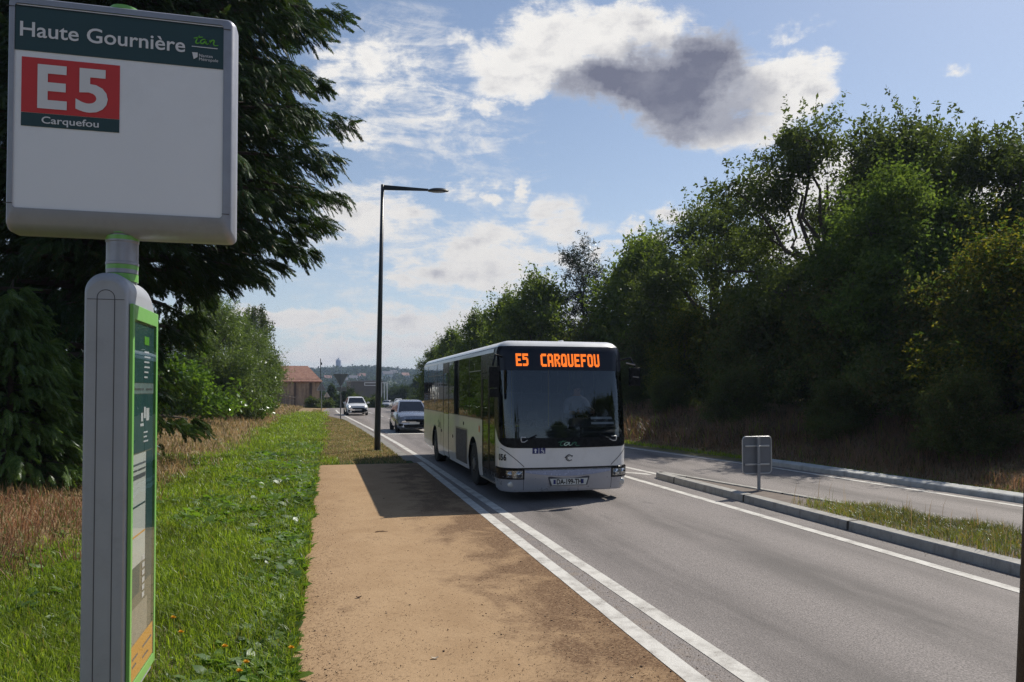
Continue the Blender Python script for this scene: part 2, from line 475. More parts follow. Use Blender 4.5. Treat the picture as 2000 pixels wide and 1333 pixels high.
# ------------------------------------------------------------------ materials for the ground
def ground_mat():
    t = NT('earth_and_turf'); p = t.pos()
    a = t.n('ShaderNodeAttribute', attribute_name='cover').outputs['Fac']
    n1 = t.noise(p, 2.1, 6, 0.62); n2 = t.noise(p, 19, 5, 0.65)
    dry = t.mix(t.ramp(n2, 0.3, 0.7), (0.19, 0.130, 0.070), (0.36, 0.265, 0.145))
    dry = t.mix(t.ramp(n1, 0.5, 0.75), dry, (0.085, 0.085, 0.035))
    gr = t.mix(t.ramp(n2, 0.3, 0.7), (0.022, 0.045, 0.010), (0.07, 0.12, 0.022))
    f = t.math('ADD', a, t.math('MULTIPLY', t.math('SUBTRACT', n1, 0.5), 0.7), True)
    t.principled(t.mix(f, dry, gr), 0.95, bump=n2, bump_d=0.05, spec=0.2); return t.m


def sand_mat():
    t = NT('compacted_sand'); p = t.pos(); sx = t.n('ShaderNodeSeparateXYZ'); t.l(p, sx.inputs[0])
    n1 = t.noise(t.scale(p, (1.0, 0.8, 1)), 1.3, 7, 0.62, 0.4); n2 = t.noise(p, 9, 6, 0.7); n3 = t.noise(p, 150, 2, 0.6); n4 = t.noise(t.scale(p, (1, 2.6, 1)), 34, 4, 0.7)
    c = t.mix(t.ramp(n1, 0.3, 0.7), (0.335, 0.222, 0.125), (0.44, 0.305, 0.18))
    edge = t.math('ADD', t.ramp(sx.outputs[0], 0.9, 2.7, 0.0, 0.85), t.math('MULTIPLY', t.math('SUBTRACT', n1, 0.5), 2.6))
    edge = t.math('MULTIPLY', t.ramp(edge, 0.25, 0.70), t.ramp(n4, 0.30, 0.54))
    c = t.mix(t.math('MULTIPLY', edge, 0.95), c, (0.115, 0.064, 0.036))
    le = t.math('MULTIPLY', t.ramp(sx.outputs[0], 0.55, -0.25, 0.0, 1.0), t.ramp(n4, 0.42, 0.62))
    c = t.mix(t.math('MULTIPLY', le, 0.5), c, (0.15, 0.085, 0.05))
    c = t.mix(t.math('MULTIPLY', t.ramp(n4, 0.56, 0.70), 0.45), c, (0.16, 0.095, 0.055))
    c = t.mix(t.ramp(n3, 0.60, 0.78, 0, 0.75), c, (0.11, 0.065, 0.04))
    c = t.mix(t.ramp(n3, 0.40, 0.22, 0, 0.5), c, (0.55, 0.43, 0.29))
    h = t.math('ADD', t.math('MULTIPLY', n3, 0.5), n2)
    t.principled(c, 0.95, bump=h, bump_d=0.010, spec=0.15); return t.m


def asphalt_mat(name='asphalt', base=(0.178, 0.160, 0.152), old=True):
    t = NT(name); p = t.pos(); sx = t.n('ShaderNodeSeparateXYZ'); t.l(p, sx.inputs[0])
    g1 = t.noise(p, 62, 4, 0.75); g2 = t.noise(p, 240, 2, 0.6); big = t.noise(t.scale(p, (1.0, 0.12, 1)), 1.6, 5, 0.6); patch = t.noise(p, 0.5, 4, 0.6)
    vor = t.n('ShaderNodeTexVoronoi'); t.l(p, vor.inputs['Vector']); vor.inputs['Scale'].default_value = 70
    c = t.mix(t.ramp(g1, 0.34, 0.66), tuple(k * 0.40 for k in base), tuple(k * 1.85 for k in base))
    c = t.mix(t.ramp(vor.outputs['Distance'], 0.28, 0.05, 0, 0.55), c, tuple(min(1, k * 1.9) for k in base))
    c = t.mix(t.ramp(g2, 0.62, 0.75, 0, 0.8), c, tuple(k * 0.35 for k in base))
    # tyre bands along the lanes
    band = t.math('ABSOLUTE', t.math('SINE', t.math('MULTIPLY', t.math('ADD', sx.outputs[0], 0.35), 1.85)))
    band = t.math('MULTIPLY', t.ramp(band, 0.35, 1.0), t.ramp(big, 0.35, 0.62))
    c = t.mix(t.math('MULTIPLY', band, 0.78), c, tuple(k * 0.45 for k in base))
    c = t.mix(t.ramp(patch, 0.5, 0.8, 0, 0.35), c, tuple(k * 1.35 for k in base))
    stain = t.math('MULTIPLY', t.ramp(t.noise(t.scale(p, (1.4, .5, 1)), 1.1, 6, .7), 0.60, 0.70), 0.40)
    c = t.mix(stain, c, tuple(k * 0.42 for k in base))
    # sand carried onto the edge of the carriageway
    sd = t.math('MULTIPLY', t.ramp(sx.outputs[0], 3.2, 2.7, 0, 0.6), t.ramp(t.noise(p, 5, 5, 0.7), 0.45, 0.7))
    c = t.mix(sd, c, (0.27, 0.20, 0.13))
    wet = t.ramp(g1, 0.2, 0.8, 0.62, 0.85)
    t.principled(c, wet, bump=t.math('ADD', g1, t.math('MULTIPLY', vor.outputs['Distance'], -0.6)), bump_d=0.006, spec=0.35); return t.m


def paint_mat():
    t = NT('worn_road_paint'); p = t.pos()
    n = t.noise(p, 3.0, 8, 0.7); g = t.noise(p, 90, 3, 0.7)
    c = t.mix(t.ramp(g, 0.35, 0.65), (0.50, 0.485, 0.45), (0.66, 0.645, 0.60))
    wear = t.math('MULTIPLY', t.ramp(n, 0.46, 0.66), t.ramp(g, 0.40, 0.55))
    c = t.mix(wear, c, (0.20, 0.18, 0.16))
    t.principled(c, 0.75, bump=g, bump_d=0.004, spec=0.3); return t.m


def concrete_mat(name, base, joint=0.0):
    t = NT(name); p = t.pos(); sx = t.n('ShaderNodeSeparateXYZ'); t.l(p, sx.inputs[0])
    n = t.noise(p, 4, 7, 0.65); g = t.noise(p, 70, 3, 0.6)
    c = t.mix(t.ramp(n, 0.3, 0.7), tuple(k * 0.78 for k in base), tuple(k * 1.15 for k in base))
    c = t.mix(t.ramp(g, 0.55, 0.75, 0, 0.5), c, tuple(k * 0.55 for k in base))
    c = t.mix(t.math('MULTIPLY', t.ramp(t.noise(t.scale(p, (1, 1, 0.25)), 7, 5, 0.65), 0.52, 0.72), 0.5), c, (0.10, 0.09, 0.07))
    if joint:
        fr = t.math('FRACT', t.math('DIVIDE', t.math('ADD', sx.outputs[1], 50.0), joint))
        c = t.mix(t.math('LESS_THAN', fr, 0.018), c, (0.045, 0.04, 0.035))
    t.principled(c, 0.85, bump=g, bump_d=0.004, spec=0.3); return t.m


m_ground = ground_mat(); m_sand = sand_mat(); m_asph = asphalt_mat(); m_paint = paint_mat()
m_kerb = concrete_mat('kerb_concrete', (0.36, 0.35, 0.325), 3.0); m_gutter = concrete_mat('gutter_concrete', (0.24, 0.23, 0.21), 2.0)

# ------------------------------------------------------------------ ground, road, sand, kerbs, markings


def smooth_axis(parts):
    out = []
    for a, b, n in parts: out += list(np.linspace(a, b, n, endpoint=False))
    out.append(parts[-1][1]); return np.array(out)


def sheet(name, xs, ys, zf, mat, cover=False):
    X, Y = np.meshgrid(xs, ys); Z = zf(X, Y)
    n, m_ = X.shape; V = np.stack([X, Y, Z], -1).reshape(-1, 3)
    i = np.arange(n - 1)[:, None] * m_ + np.arange(m_ - 1)[None]; q = np.stack([i, i + 1, i + m_ + 1, i + m_], -1).reshape(-1, 4)
    me = bpy.data.meshes.new(name); me.from_pydata(V.tolist(), [], q.tolist()); me.materials.append(mat); me.shade_smooth()
    if cover:
        at = me.attributes.new('cover', 'FLOAT', 'POINT'); at.data.foreach_set('value', zones(X, Y).reshape(-1).astype(np.float32))
    return tag(link(name, me), kind='structure')


xs = smooth_axis([(-1600, -200, 8), (-200, -40, 14), (-40, -12, 20), (-12, 3, 70), (3, 12, 12), (12, 22, 40), (22, 60, 14), (60, 250, 10), (250, 1800, 8)])
ys = smooth_axis([(-300, -20, 10), (-20, 0, 12), (0, 30, 90), (30, 100, 90), (100, 300, 40), (300, 2200, 14)])
sheet('ground', xs, ys, lambda X, Y: gz(X, Y) + 0.015 * wob(X * 2, Y * 2) * (X < -0.5) - 0.006, m_ground, cover=True)


def ribbon(name, ys_, xa, xb, z, mat, nx=1, label=None):
    G = []
    for y in ys_:
        a, b = float(xa(y)), float(xb(y))
        G.append([(a + (b - a) * k / nx, y, float(gz(3, y)) + z) for k in range(nx + 1)])
    mb = MB(); mb.grid(G); o = mb.build(name, mat); return tag(o, kind='structure')


YS = list(np.arange(-30, 110, 0.5)) + list(np.arange(110, 300, 4.0))
ribbon('road', YS, xl_road, lambda y: xr_line(y) + 0.36, 0.004, m_asph, 6)
ribbon('sand_path', list(np.arange(-12, SAND_END, 0.06)) + [SAND_END], sand_left, lambda y: 2.64, 0.008, m_sand, 4)
ribbon('lane_line', list(np.arange(-12, SAND_END + 0.3, 0.25)), lambda y: 2.62 + 0.006 * wob(y * 3, y), lambda y: 2.80 + 0.006 * wob(y * 4, y * 2), 0.013, m_paint)
ribbon('lane_line', [y for y in YS if y < 84], lambda y: xl_line(y) - 0.09 + 0.004 * wob(y * 3, y), lambda y: xl_line(y) + 0.09 + 0.004 * wob(y * 3, y), 0.0085, m_paint)
ribbon('gutter', [y for y in YS if SAND_END + 0.2 < y < 60], lambda y: xl_line(y) - 0.62, lambda y: xl_line(y) - 0.30, 0.016, m_gutter)
ribbon('lane_line', list(np.arange(-6, 34, 0.5)), lambda y: 7.26 - 0.03 * max(0, y - 22) ** 1.05, lambda y: 7.43 - 0.03 * max(0, y - 22) ** 1.05, 0.0085, m_paint)
ribbon('lane_line', [y for y in YS if y < 70], lambda y: xr_line(y) - 0.08, lambda y: xr_line(y) + 0.08, 0.0085, m_paint)
ribbon('lane_line', list(np.arange(17.4, 34, 0.5)), lambda y: 8.30 - 0.07 * (y - 17.4), lambda y: 8.46 - 0.07 * (y - 17.4), 0.0085, m_paint)
mb = MB()
for k in range(4):
    y = 18.6 + k * 2.0; wv = 8.22 - 0.07 * (y - 17.4)
    mb.add([(7.46, y, 0.0085), (wv, y - 1.0, 0.0085), (wv, y - 0.6, 0.0085), (7.46, y + 0.4, 0.0085)], [(0, 1, 2, 3)])
tag(mb.build('hatch_marking', m_paint), kind='structure')
mb = MB()
for k, y in enumerate((37.0, 38.6, 40.2)): mb.add([(2.9, y, 0.0085), (6.2, y, 0.0085), (6.2, y + 0.55, 0.0085), (2.9, y + 0.55, 0.0085)], [(0, 1, 2, 3)])
tag(mb.build('crossing_marking', m_paint), kind='structure')
mb = MB()
for y0 in (44.5, 53.0, 61.5, 70):
    mb.grid([[(float(xl_line(y)) + 2.9 - 0.06, y, .0085), (float(xl_line(y)) + 2.9 + 0.06, y, .0085)] for y in np.linspace(y0, y0 + 5, 6)])
tag(mb.build('centre_line', m_paint), kind='structure')


def sweep(name, path, prof, mat, close=False):
    """prof: (offset to the right of travel, z)"""
    G = []; n = len(path); P = [np.array(p, float) for p in path]
    for i, p in enumerate(P):
        t = P[(i + 1) % n if close else min(i + 1, n - 1)] - P[(i - 1) % n if close else max(i - 1, 0)]; t /= np.linalg.norm(t); r_ = np.array([t[1], -t[0]])
        G.append([(p[0] + r_[0] * o, p[1] + r_[1] * o, z) for o, z in prof])
    mb = MB(); mb.grid(G); return tag(mb.build(name, mat, smooth=True, angle=30), kind='structure')


# traffic island: kerb down one side, round the nose and back up the other
isl = [(7.92, y) for y in np.arange(-6, 16.8, 0.6)] + [(7.93, 16.9), (7.99, 17.15), (8.10, 17.27), (8.22, 17.15)] + [(8.30 + (16.9 - y) * 0.182, y) for y in np.arange(16.8, -6.1, -0.6)]
sweep('kerb', isl, [(0.0, -0.01), (0.01, 0.125), (0.022, 0.142), (0.21, 0.152), (0.215, 0.06)], m_kerb)
mb = MB(); inner = [(7.99, y) for y in np.arange(-6, 17.0, 0.6)]
mb.grid([[(7.99, y, 0.128), (8.28 + (16.9 - y) * 0.182 - 0.08, y, 0.128)] for y in np.arange(-6, 17.0, 0.5)])
tag(mb.build('island_surface', concrete_mat('island_asphalt', (0.17, 0.14, 0.12))), kind='structure')
rk = [(float(xr_kerb(y)), y) for y in np.arange(-8, 19.6, 0.5)]
sweep('kerb', rk, [(-0.02, -0.01), (-0.01, 0.11), (0.015, 0.13), (0.36, 0.15), (0.38, 0.0)], concrete_mat('pale_kerb_concrete', (0.44, 0.45, 0.44)))

# ------------------------------------------------------------------ vegetation
LEAF = [(0, 1, 2, 3)]


def rand_dirs(n, rg):
    d = rg.normal(size=(n, 3)); return d / np.linalg.norm(d, axis=1, keepdims=True)


def leaf_quads(P, size, rg, aspect=0.5, droop=0.25, out=None, jitter=0.35):
    n = len(P); d = rand_dirs(n, rg)
    if out is not None: d = d + out * 0.9
    d[:, 2] -= droop; d /= np.linalg.norm(d, axis=1, keepdims=True)
    s_ = np.cross(d, rand_dirs(n, rg)); s_ /= np.linalg.norm(s_, axis=1, keepdims=True) + 1e-9
    nn = np.cross(d, s_); L = (size * (1 + jitter * rg.normal(size=n)).clip(0.45, 1.9))[:, None]
    a = P; c = P + d * L; mid = P + d * L * 0.48 - nn * L * 0.06
    return np.stack([a, mid + s_ * L * aspect * 0.5, c, mid - s_ * L * aspect * 0.5], 1)


def limb_points(p, q, rg, n=6, wobble=0.06, sag=0.0):
    p = np.array(p, float); q = np.array(q, float); L = np.linalg.norm(q - p); out = []
    for i in range(n):
        t = i / (n - 1); o = rg.normal(size=3) * wobble * L * math.sin(PI * t) * 0.5
        c = p + (q - p) * t + o; c[2] += sag * L * math.sin(PI * t); out.append(c)
    return out


m_bark = M('grey_brown_bark', (0.075, 0.058, 0.043), 0.9, var=0.35, scale=9, bump=0.02)
m_bark_pale = M('pale_birch_bark', (0.42, 0.40, 0.37), 0.8, var=0.3, scale=6, bump=0.01)


def broadleaf(lobes, n_cl, per, leaf, cr, lmat, seed, trunk_h, trunk_r=0.2, aspect=0.5, droop=0.25, shell=0.45, flat=0.8, twig=0.35, tmat=None, loc=(0, 0, 0), rz=0, scale=1, name='tree', spray=0.5):
    rg = np.random.default_rng(seed); lobes = np.array(lobes, float)
    w = lobes[:, 3] ** 2; k = rg.choice(len(lobes), n_cl, p=w / w.sum())
    dr = rand_dirs(n_cl, rg); rad = shell + (1 - shell) * rg.random(n_cl) ** 0.6
    C = lobes[k, :3] + dr * (lobes[k, 3] * rad)[:, None] * np.array([1, 1, flat])
    C = C[C[:, 2] > 0.15]; k = k[:len(C)] if len(k) != len(C) else k
    n = len(C); cnt = rg.integers(int(per * 0.5), int(per * 1.5), n)
    idx = np.repeat(np.arange(n), cnt); crs = cr * rg.uniform(0.6, 1.35, n)
    off = rg.normal(size=(len(idx), 3)).clip(-1.7, 1.7) * crs[idx][:, None] * np.array([0.55, 0.55, 0.42])
    P = C[idx] + off; keep = P[:, 2] > 0.05; P = P[keep]; o_ = off[keep] / (np.linalg.norm(off[keep], axis=1, keepdims=True) + 1e-6)
    if spray:
        o = np.where(rad[:n] > 0.80)[0] if len(rad) == n else np.arange(n); o = o[rg.random(len(o)) < spray]; L_ = cr * rg.uniform(1.3, 3.4, len(o))
        dv = (C[o] - np.array([lobes[:, 0].mean(), lobes[:, 1].mean(), lobes[:, 2].mean()])); dv /= np.linalg.norm(dv, axis=1, keepdims=True) + 1e-6; dv = dv + np.array([0, 0, .55]) + rg.normal(size=dv.shape) * .3; dv /= np.linalg.norm(dv, axis=1, keepdims=True)
        q = int(per * .42); t = rg.random((len(o), q)) ** .8
        S_ = C[o][:, None] + dv[:, None] * (t * L_[:, None])[..., None] + rg.normal(size=(len(o), q, 3)) * (cr * .24 * (1.1 - t))[..., None]
        S_ = S_.reshape(-1, 3); S_ = S_[S_[:, 2] > .1]; P = np.concatenate([P, S_]); o_ = np.concatenate([o_, np.repeat(dv, q, 0)[:len(S_)] if len(S_) == len(o) * q else np.zeros_like(S_)])
    V = leaf_quads(P, leaf, rg, aspect, droop, out=o_ * 0.6)
    root = empty(name, loc, rz, scale)
    items_mesh('crown', V, LEAF, lmat, root)
    mb = MB(); top = np.array([lobes[:, 0].mean(), lobes[:, 1].mean(), lobes[:, 2].max() * 0.85])
    tp = limb_points((0, 0, -0.3), top, rg, 9, 0.03); mb.tube(tp, [trunk_r * (1.25 if i == 0 else 1) * (1 - 0.85 * i / 8) for i in range(9)], 8)
    for lb in lobes:
        t = np.clip((lb[2] * 0.62) / max(top[2], 0.1), 0.08, 0.9); a = np.array(tp[int(t * 8)])
        lp = limb_points(a, lb[:3] + np.array([0, 0, lb[3] * 0.3]), rg, 6, 0.10, 0.05); mb.tube(lp, [trunk_r * 0.42 * (1 - 0.8 * i / 5) for i in range(6)], 5, False)
    for c in C[rg.random(n) < twig]:
        j = np.argmin(np.linalg.norm(lobes[:, :3] - c, axis=1)); a = lobes[j, :3] * 0.8 + c * 0.2
        mb.tube(limb_points(a, c, rg, 3, 0.15), [trunk_r * 0.10, trunk_r * 0.06, trunk_r * 0.03], 3, False)
    mb.build('trunk', tmat or m_bark, root, smooth=True)
    return root


def rand_lobes(seed, n, h, w, base, r0, r1, conic=0.0):
    rg = np.random.default_rng(seed); out = []
    for i in range(n):
        t = (i + rg.random()) / n; z = base + (h - base) * t
        prof = math.sin(PI * min(0.98, 0.16 + 0.80 * t)) ** 0.8 * (1 - conic * t)
        a = i * 2.399 + rg.uniform(-.5, .5); rr = w * prof * rg.uniform(0.45, 1.0); r_ = rg.uniform(r0, r1) * (1 - 0.35 * t)
        out.append((rr * math.cos(a), rr * math.sin(a), z - r_ * 0.35, r_))
    return out


m_oak = leafmat('oak_leaf', (0.058, 0.080, 0.028), (0.102, 0.125, 0.044), 0.46, gloss=0.02)
m_oak2 = leafmat('mid_green_leaf', (0.065, 0.105, 0.030), (0.125, 0.165, 0.048), 0.52, gloss=0.01)
m_yel = leafmat('yellowing_leaf', (0.100, 0.105, 0.025), (0.190, 0.160, 0.032), 0.48, gloss=0.01, c3=(0.055, 0.085, 0.022), p3=0.55)
m_und = leafmat('shaded_shrub_leaf', (0.062, 0.082, 0.030), (0.112, 0.132, 0.050), 0.46, gloss=0.01, c3=(0.13, 0.105, 0.045), p3=0.82)
m_row = leafmat('hornbeam_leaf', (0.068, 0.102, 0.024), (0.135, 0.170, 0.040), 0.52, gloss=0.02)
m_spiky = leafmat('thin_dark_leaf', (0.022, 0.034, 0.018), (0.045, 0.055, 0.030), 0.2)
m_laurel = leafmat('laurel_leaf', (0.070, 0.135, 0.022), (0.145, 0.225, 0.035), 0.42, gloss=0.06, rough=0.3)
m_pine = leafmat('blue_green_needle', (0.080, 0.120, 0.040), (0.140, 0.185, 0.066), 0.45, gloss=0.04)
m_birch = leafmat('birch_leaf', (0.055, 0.080, 0.030), (0.095, 0.120, 0.048), 0.40, gloss=0.02)
m_far = leafmat('distant_leaf', (0.030, 0.050, 0.020), (0.062, 0.085, 0.030), 0.25, gloss=0.0)
m_fargr = leafmat('distant_bright_leaf', (0.07, 0.10, 0.025), (0.13, 0.16, 0.045), 0.35, gloss=0.02)


def place(proto, used, name, loc, rz, scale, label, cat='tree', group=None):
    """first use moves the built tree itself, later ones copy it with its parts"""
    key = proto.as_pointer(); o = proto if key not in used else copy_tree(proto)
    used[key] = True; o.name = name
    o.location = loc; o.rotation_euler = (0, 0, rz); o.scale = (scale,) * 3 if not isinstance(scale, tuple) else scale
    for k in ('label', 'category', 'group'):
        if k in o: del o[k]
    return tag(o, label, cat, group)


USED = {}
oakA = broadleaf(rand_lobes(11, 26, 10.0, 4.5, 2.8, 1.0, 1.6), 820, 84, 0.135, 0.48, m_oak, 1, 7, 0.24, twig=0.5, shell=0.6)
oakB = broadleaf(rand_lobes(23, 22, 10.0, 4.0, 3.0, 1.0, 1.6), 700, 84, 0.135, 0.48, m_oak, 2, 7, 0.22, twig=0.5, shell=0.6)
midA = broadleaf(rand_lobes(31, 20, 8.0, 2.7, 1.2, 0.9, 1.5, 0.35), 820, 80, 0.12, 0.46, m_oak2, 3, 6, 0.16)
rowA = broadleaf(rand_lobes(41, 24, 9.0, 3.1, 1.0, 1.0, 1.6, 0.30), 800, 46, 0.21, 0.58, m_row, 4, 7, 0.18)
rowB = broadleaf(rand_lobes(43, 22, 9.0, 3.3, 1.2, 1.0, 1.7, 0.2), 760, 46, 0.21, 0.60, m_row, 5, 7, 0.18)
yelA = broadleaf(rand_lobes(51, 16, 4.0, 1.7, 0.6, 0.6, 1.0, 0.2), 620, 60, 0.075, 0.34, m_yel, 6, 3, 0.08)
undA = broadleaf(rand_lobes(61, 16, 4.0, 2.0, 0.2, 0.9, 1.3, 0.2), 700, 60, 0.105, 0.42, m_und, 7, 3, 0.08, shell=0.6)
undB = broadleaf(rand_lobes(67, 16, 4.0, 2.2, 0.2, 0.9, 1.4, 0.3), 700, 60, 0.105, 0.42, m_und, 8, 3, 0.08, shell=0.6)
spk = broadleaf([(0, 0, 10.4, .45), (.3, .1, 9.6, .7), (-.5, 0, 9.2, .7), (.7, .3, 8.6, .9), (-1.0, -.2, 8.4, .8), (-1.5, .1, 9.4, .35), (.2, 0, 7.4, 1.1), (1.2, 0, 7.0, .9), (-.9, .2, 6.6, 1.1), (0.3, .2, 5.2, 1.6), (-.6, -.3, 3.6, 1.6), (.6, 0, 2.4, 1.6)],
                340, 42, 0.20, 0.42, m_spiky, 9, 8, 0.15, aspect=0.28, twig=0.9)


def gp(x, y): return (x, y, float(gz(x, y)) - 0.05)


RS = 1.28
RT = [  # prototype, x, y, spin, scale, label
    (oakA, 17.3, 23.0, 0.4, 0.97, 'tallest dark oak on the bank, its crown meeting the right end of the dark cloud', 'tree'),
    (oakB, 18.6, 19.9, 2.0, 0.89, 'tall dark oak just right of the tallest oak, behind the mid green tree', 'tree'),
    (oakA, 19.4, 17.4, 4.1, 0.77, 'dark oak highest at the far right edge of the photo', 'tree'),
    (oakB, 17.3, 30.4, 5.0, 0.88, 'dark oak standing on the left shoulder of the tallest oak', 'tree'),
    (midA, 15.3, 17.2, 1.0, 0.82, 'mid green pointed tree in front of the tall dark oaks', 'tree'),
    (rowB, 15.6, 34.6, 0.0, 0.86, 'green tree rising just above the right end of the bus roof', 'tree'),
    (spk, 14.6, 41.0, 0.3, 0.86, 'spiky dark thin tree poking above the row behind the bus', 'tree'),
    (rowA, 16.6, 37.0, 1.5, 0.90, 'loose green tree between the spiky dark tree and the oaks', 'tree')]
for p_, x, y, rz, sc, lab, cat in RT:
    place(p_, USED, 'roadside_tree', gp(x * RS, y * RS), rz, sc * RS, lab, cat, 'trees along the right side of the road')
RT2 = [
    (rowB, 15.3, 52.5, 2.2, 1.00, 'green tree directly left of the spiky dark tree', 'tree'),
    (rowA, 14.4, 59.0, 3.0, 0.94, 'green tree above the middle of the bus roof side', 'tree'),
    (rowB, 13.6, 67.5, 4.0, 0.88, 'green tree third from the far end of the row by the road', 'tree'),
    (rowA, 13.0, 78.0, 5.2, 0.80, 'small green tree second from the far end of the row', 'tree'),
    (rowB, 12.8, 90.0, 0.9, 0.70, 'smallest green tree ending the row beside the open sky', 'tree'),
]
for p_, x, y, rz, sc, lab, cat in RT2:
    place(p_, USED, 'roadside_tree', gp(x, y), rz, sc, lab, cat, 'trees along the right side of the road')
for p_, x, y, rz, sc, lab in ((spk, -2.4, -38, 0, 1.7, 'spiky dark tree behind the photographer, mirrored in the windscreen'), (oakB, 33.0, -22, 1, 1.5, 'oak behind the photographer, mirrored at the windscreen right side'), (rowA, 24.0, -48, 1, 1.1, 'green tree behind the photographer, mirrored low in the windscreen'), (oakA, 19.0, -9, 2, .95, 'unseen oak added for the windscreen reflection, behind the photographer on the right bank, nearest the island'), (oakB, 20.0, -21, 3, 1.0, 'unseen oak added for the windscreen reflection, behind the photographer on the right bank, second from the island'), (rowB, 18.0, -33, 1, 1.1, 'unseen green tree added for the windscreen reflection, behind the photographer, third from the island'),
        (rowA, -8.0, -16, 2, 1.0, 'green tree behind the photographer on the left bank, mirrored at the windscreen left side'), (oakB, -10.5, -26, 2, 1.1, 'unseen oak added for the windscreen reflection, behind the photographer on the left bank')):
    place(p_, USED, 'roadside_tree', gp(x, y), rz, sc, lab, 'tree', 'trees along the right side of the road')  # unseen trees, added for their reflections in the windscreen
place(yelA, USED, 'yellowing_tree', gp(14.9 * RS, 13.4 * RS), 0.0, (1.15 * RS, 1.15 * RS, 1.0 * RS), 'yellow green tree at the right edge in front of the oaks', 'tree')
place(yelA, USED, 'yellowing_bush', gp(14.0 * RS, 27.2 * RS), 2.0, 0.88 * RS, 'olive yellow bush on the bank between the bus and the grey sign back', 'bush')
UN = [(undA, 15.6, 9.6, 0, 1.0, 'dark shrub at the right edge under the yellow green tree'), (undB, 14.6, 14.6, 1, .86, 'dark shrub right of the grey sign back at the foot of the mid green tree'),
      (undA, 14.8, 19.0, 2, .9, 'dark shrub on the bank right behind the grey sign back'), (undB, 15.0, 23.0, 3, .95, 'dark shrub just left of the grey sign back'),
      (undA, 16.0, 27.5, 4, .9, 'dark shrub behind the olive yellow bush'), (undB, 14.8, 32.0, 5, .95, 'dark shrub between the olive yellow bush and the bus'),
      (undA, 14.2, 36.5, 1, 1.0, 'dark shrub half hidden by the bus right side'), (undB, 17.0, 17.0, 2.5, .9, 'tall dark shrub under the tall oaks behind the mid green tree'),
      (undA, 17.4, 22.0, 3.5, .92, 'tall dark shrub at the foot of the tallest oak'), (undB, 17.4, 29.0, 0.5, .95, 'tall dark shrub at the foot of the left shoulder oak'),
      (undA, 18.0, 13.4, 1.7, .9, 'tall dark shrub behind the yellow green tree'), (undB, 16.5, 35.5, 4.4, .95, 'tall dark shrub behind the green tree above the right end of the bus roof')]
UN += [(undB, 12.6, 8.6, .4, .34, 'low scrub at the right edge just above the pale kerb'), (undA, 12.3, 12.2, 1.4, .40, 'low scrub above the pale kerb right of the grey sign back'), (undB, 12.4, 16.0, 2.4, .36, 'low scrub above the kerb behind the grey sign back'),
       (undA, 12.2, 20.4, 3.1, .42, 'low scrub on the bank left of the grey sign back'), (undB, 12.6, 25.5, 4.1, .36, 'low scrub in front of the olive yellow bush'), (undA, 12.4, 30.0, 5.1, .44, 'low scrub on the bank beside the bus mirror')]
for p_, x, y, rz, sc, lab in UN:
    place(p_, USED, 'shrub', gp(x * RS, y * RS), rz, sc * RS, lab, 'shrub', 'dark shrubs on the right bank')


# --- conifer with drooping fans
def frond_pattern(rg):
    Q = []
    n = 21
    def quad(p, d, L, w, side):
        p, d, side = map(np.array, (p, d, side)); return [p, p + d * L * .45 + side * w, p + d * L, p + d * L * .45 - side * w]
    for i in range(n):
        t = i / n; c = np.array([t, 0, -0.28 * t * t])
        for sgn in (-1, 1):
            a = R(34 + 12 * rg.random()); L = 0.34 * (1 - t * 0.70) * rg.uniform(0.65, 1.25)
            d = np.array([math.cos(a), sgn * math.sin(a), -0.25 - 0.3 * rg.random()]); d /= np.linalg.norm(d)
            Q.append(quad(c, d, L, 0.025, np.array([-sgn * d[1], sgn * d[0], 0.25 * rg.normal()])))
    for i in range(3):
        t = i / 3; Q.append(quad((t, 0, -0.28 * t * t), (1, 0, -0.35), 0.42, 0.03, (0, 1, 0.2)))
    return np.array(Q, np.float32)          # (q,4,3)


def fronds(P, D, size, rg):
    """lay a fan at every P pointing along D (mostly outward and down)"""
    pats = [frond_pattern(np.random.default_rng(s)) for s in range(4)]
    D = D / np.linalg.norm(D, axis=1, keepdims=True); up = np.tile([0, 0, 1.0], (len(P), 1)) + rg.normal(size=(len(P), 3)) * 0.55
    Yv = np.cross(up, D); Yv /= np.linalg.norm(Yv, axis=1, keepdims=True) + 1e-9; Zv = np.cross(D, Yv)
    B = np.stack([D, Yv, Zv], 1) * size[:, None, None]; out = []
    pk = rg.integers(0, 4, len(P))
    for j in range(4):
        s_ = pk == j
        V = np.einsum('qkc,ncd->nqkd', pats[j], B[s_]) + P[s_][:, None, None]
        out.append(V.reshape(-1, 4, 3))
    return np.concatenate(out)


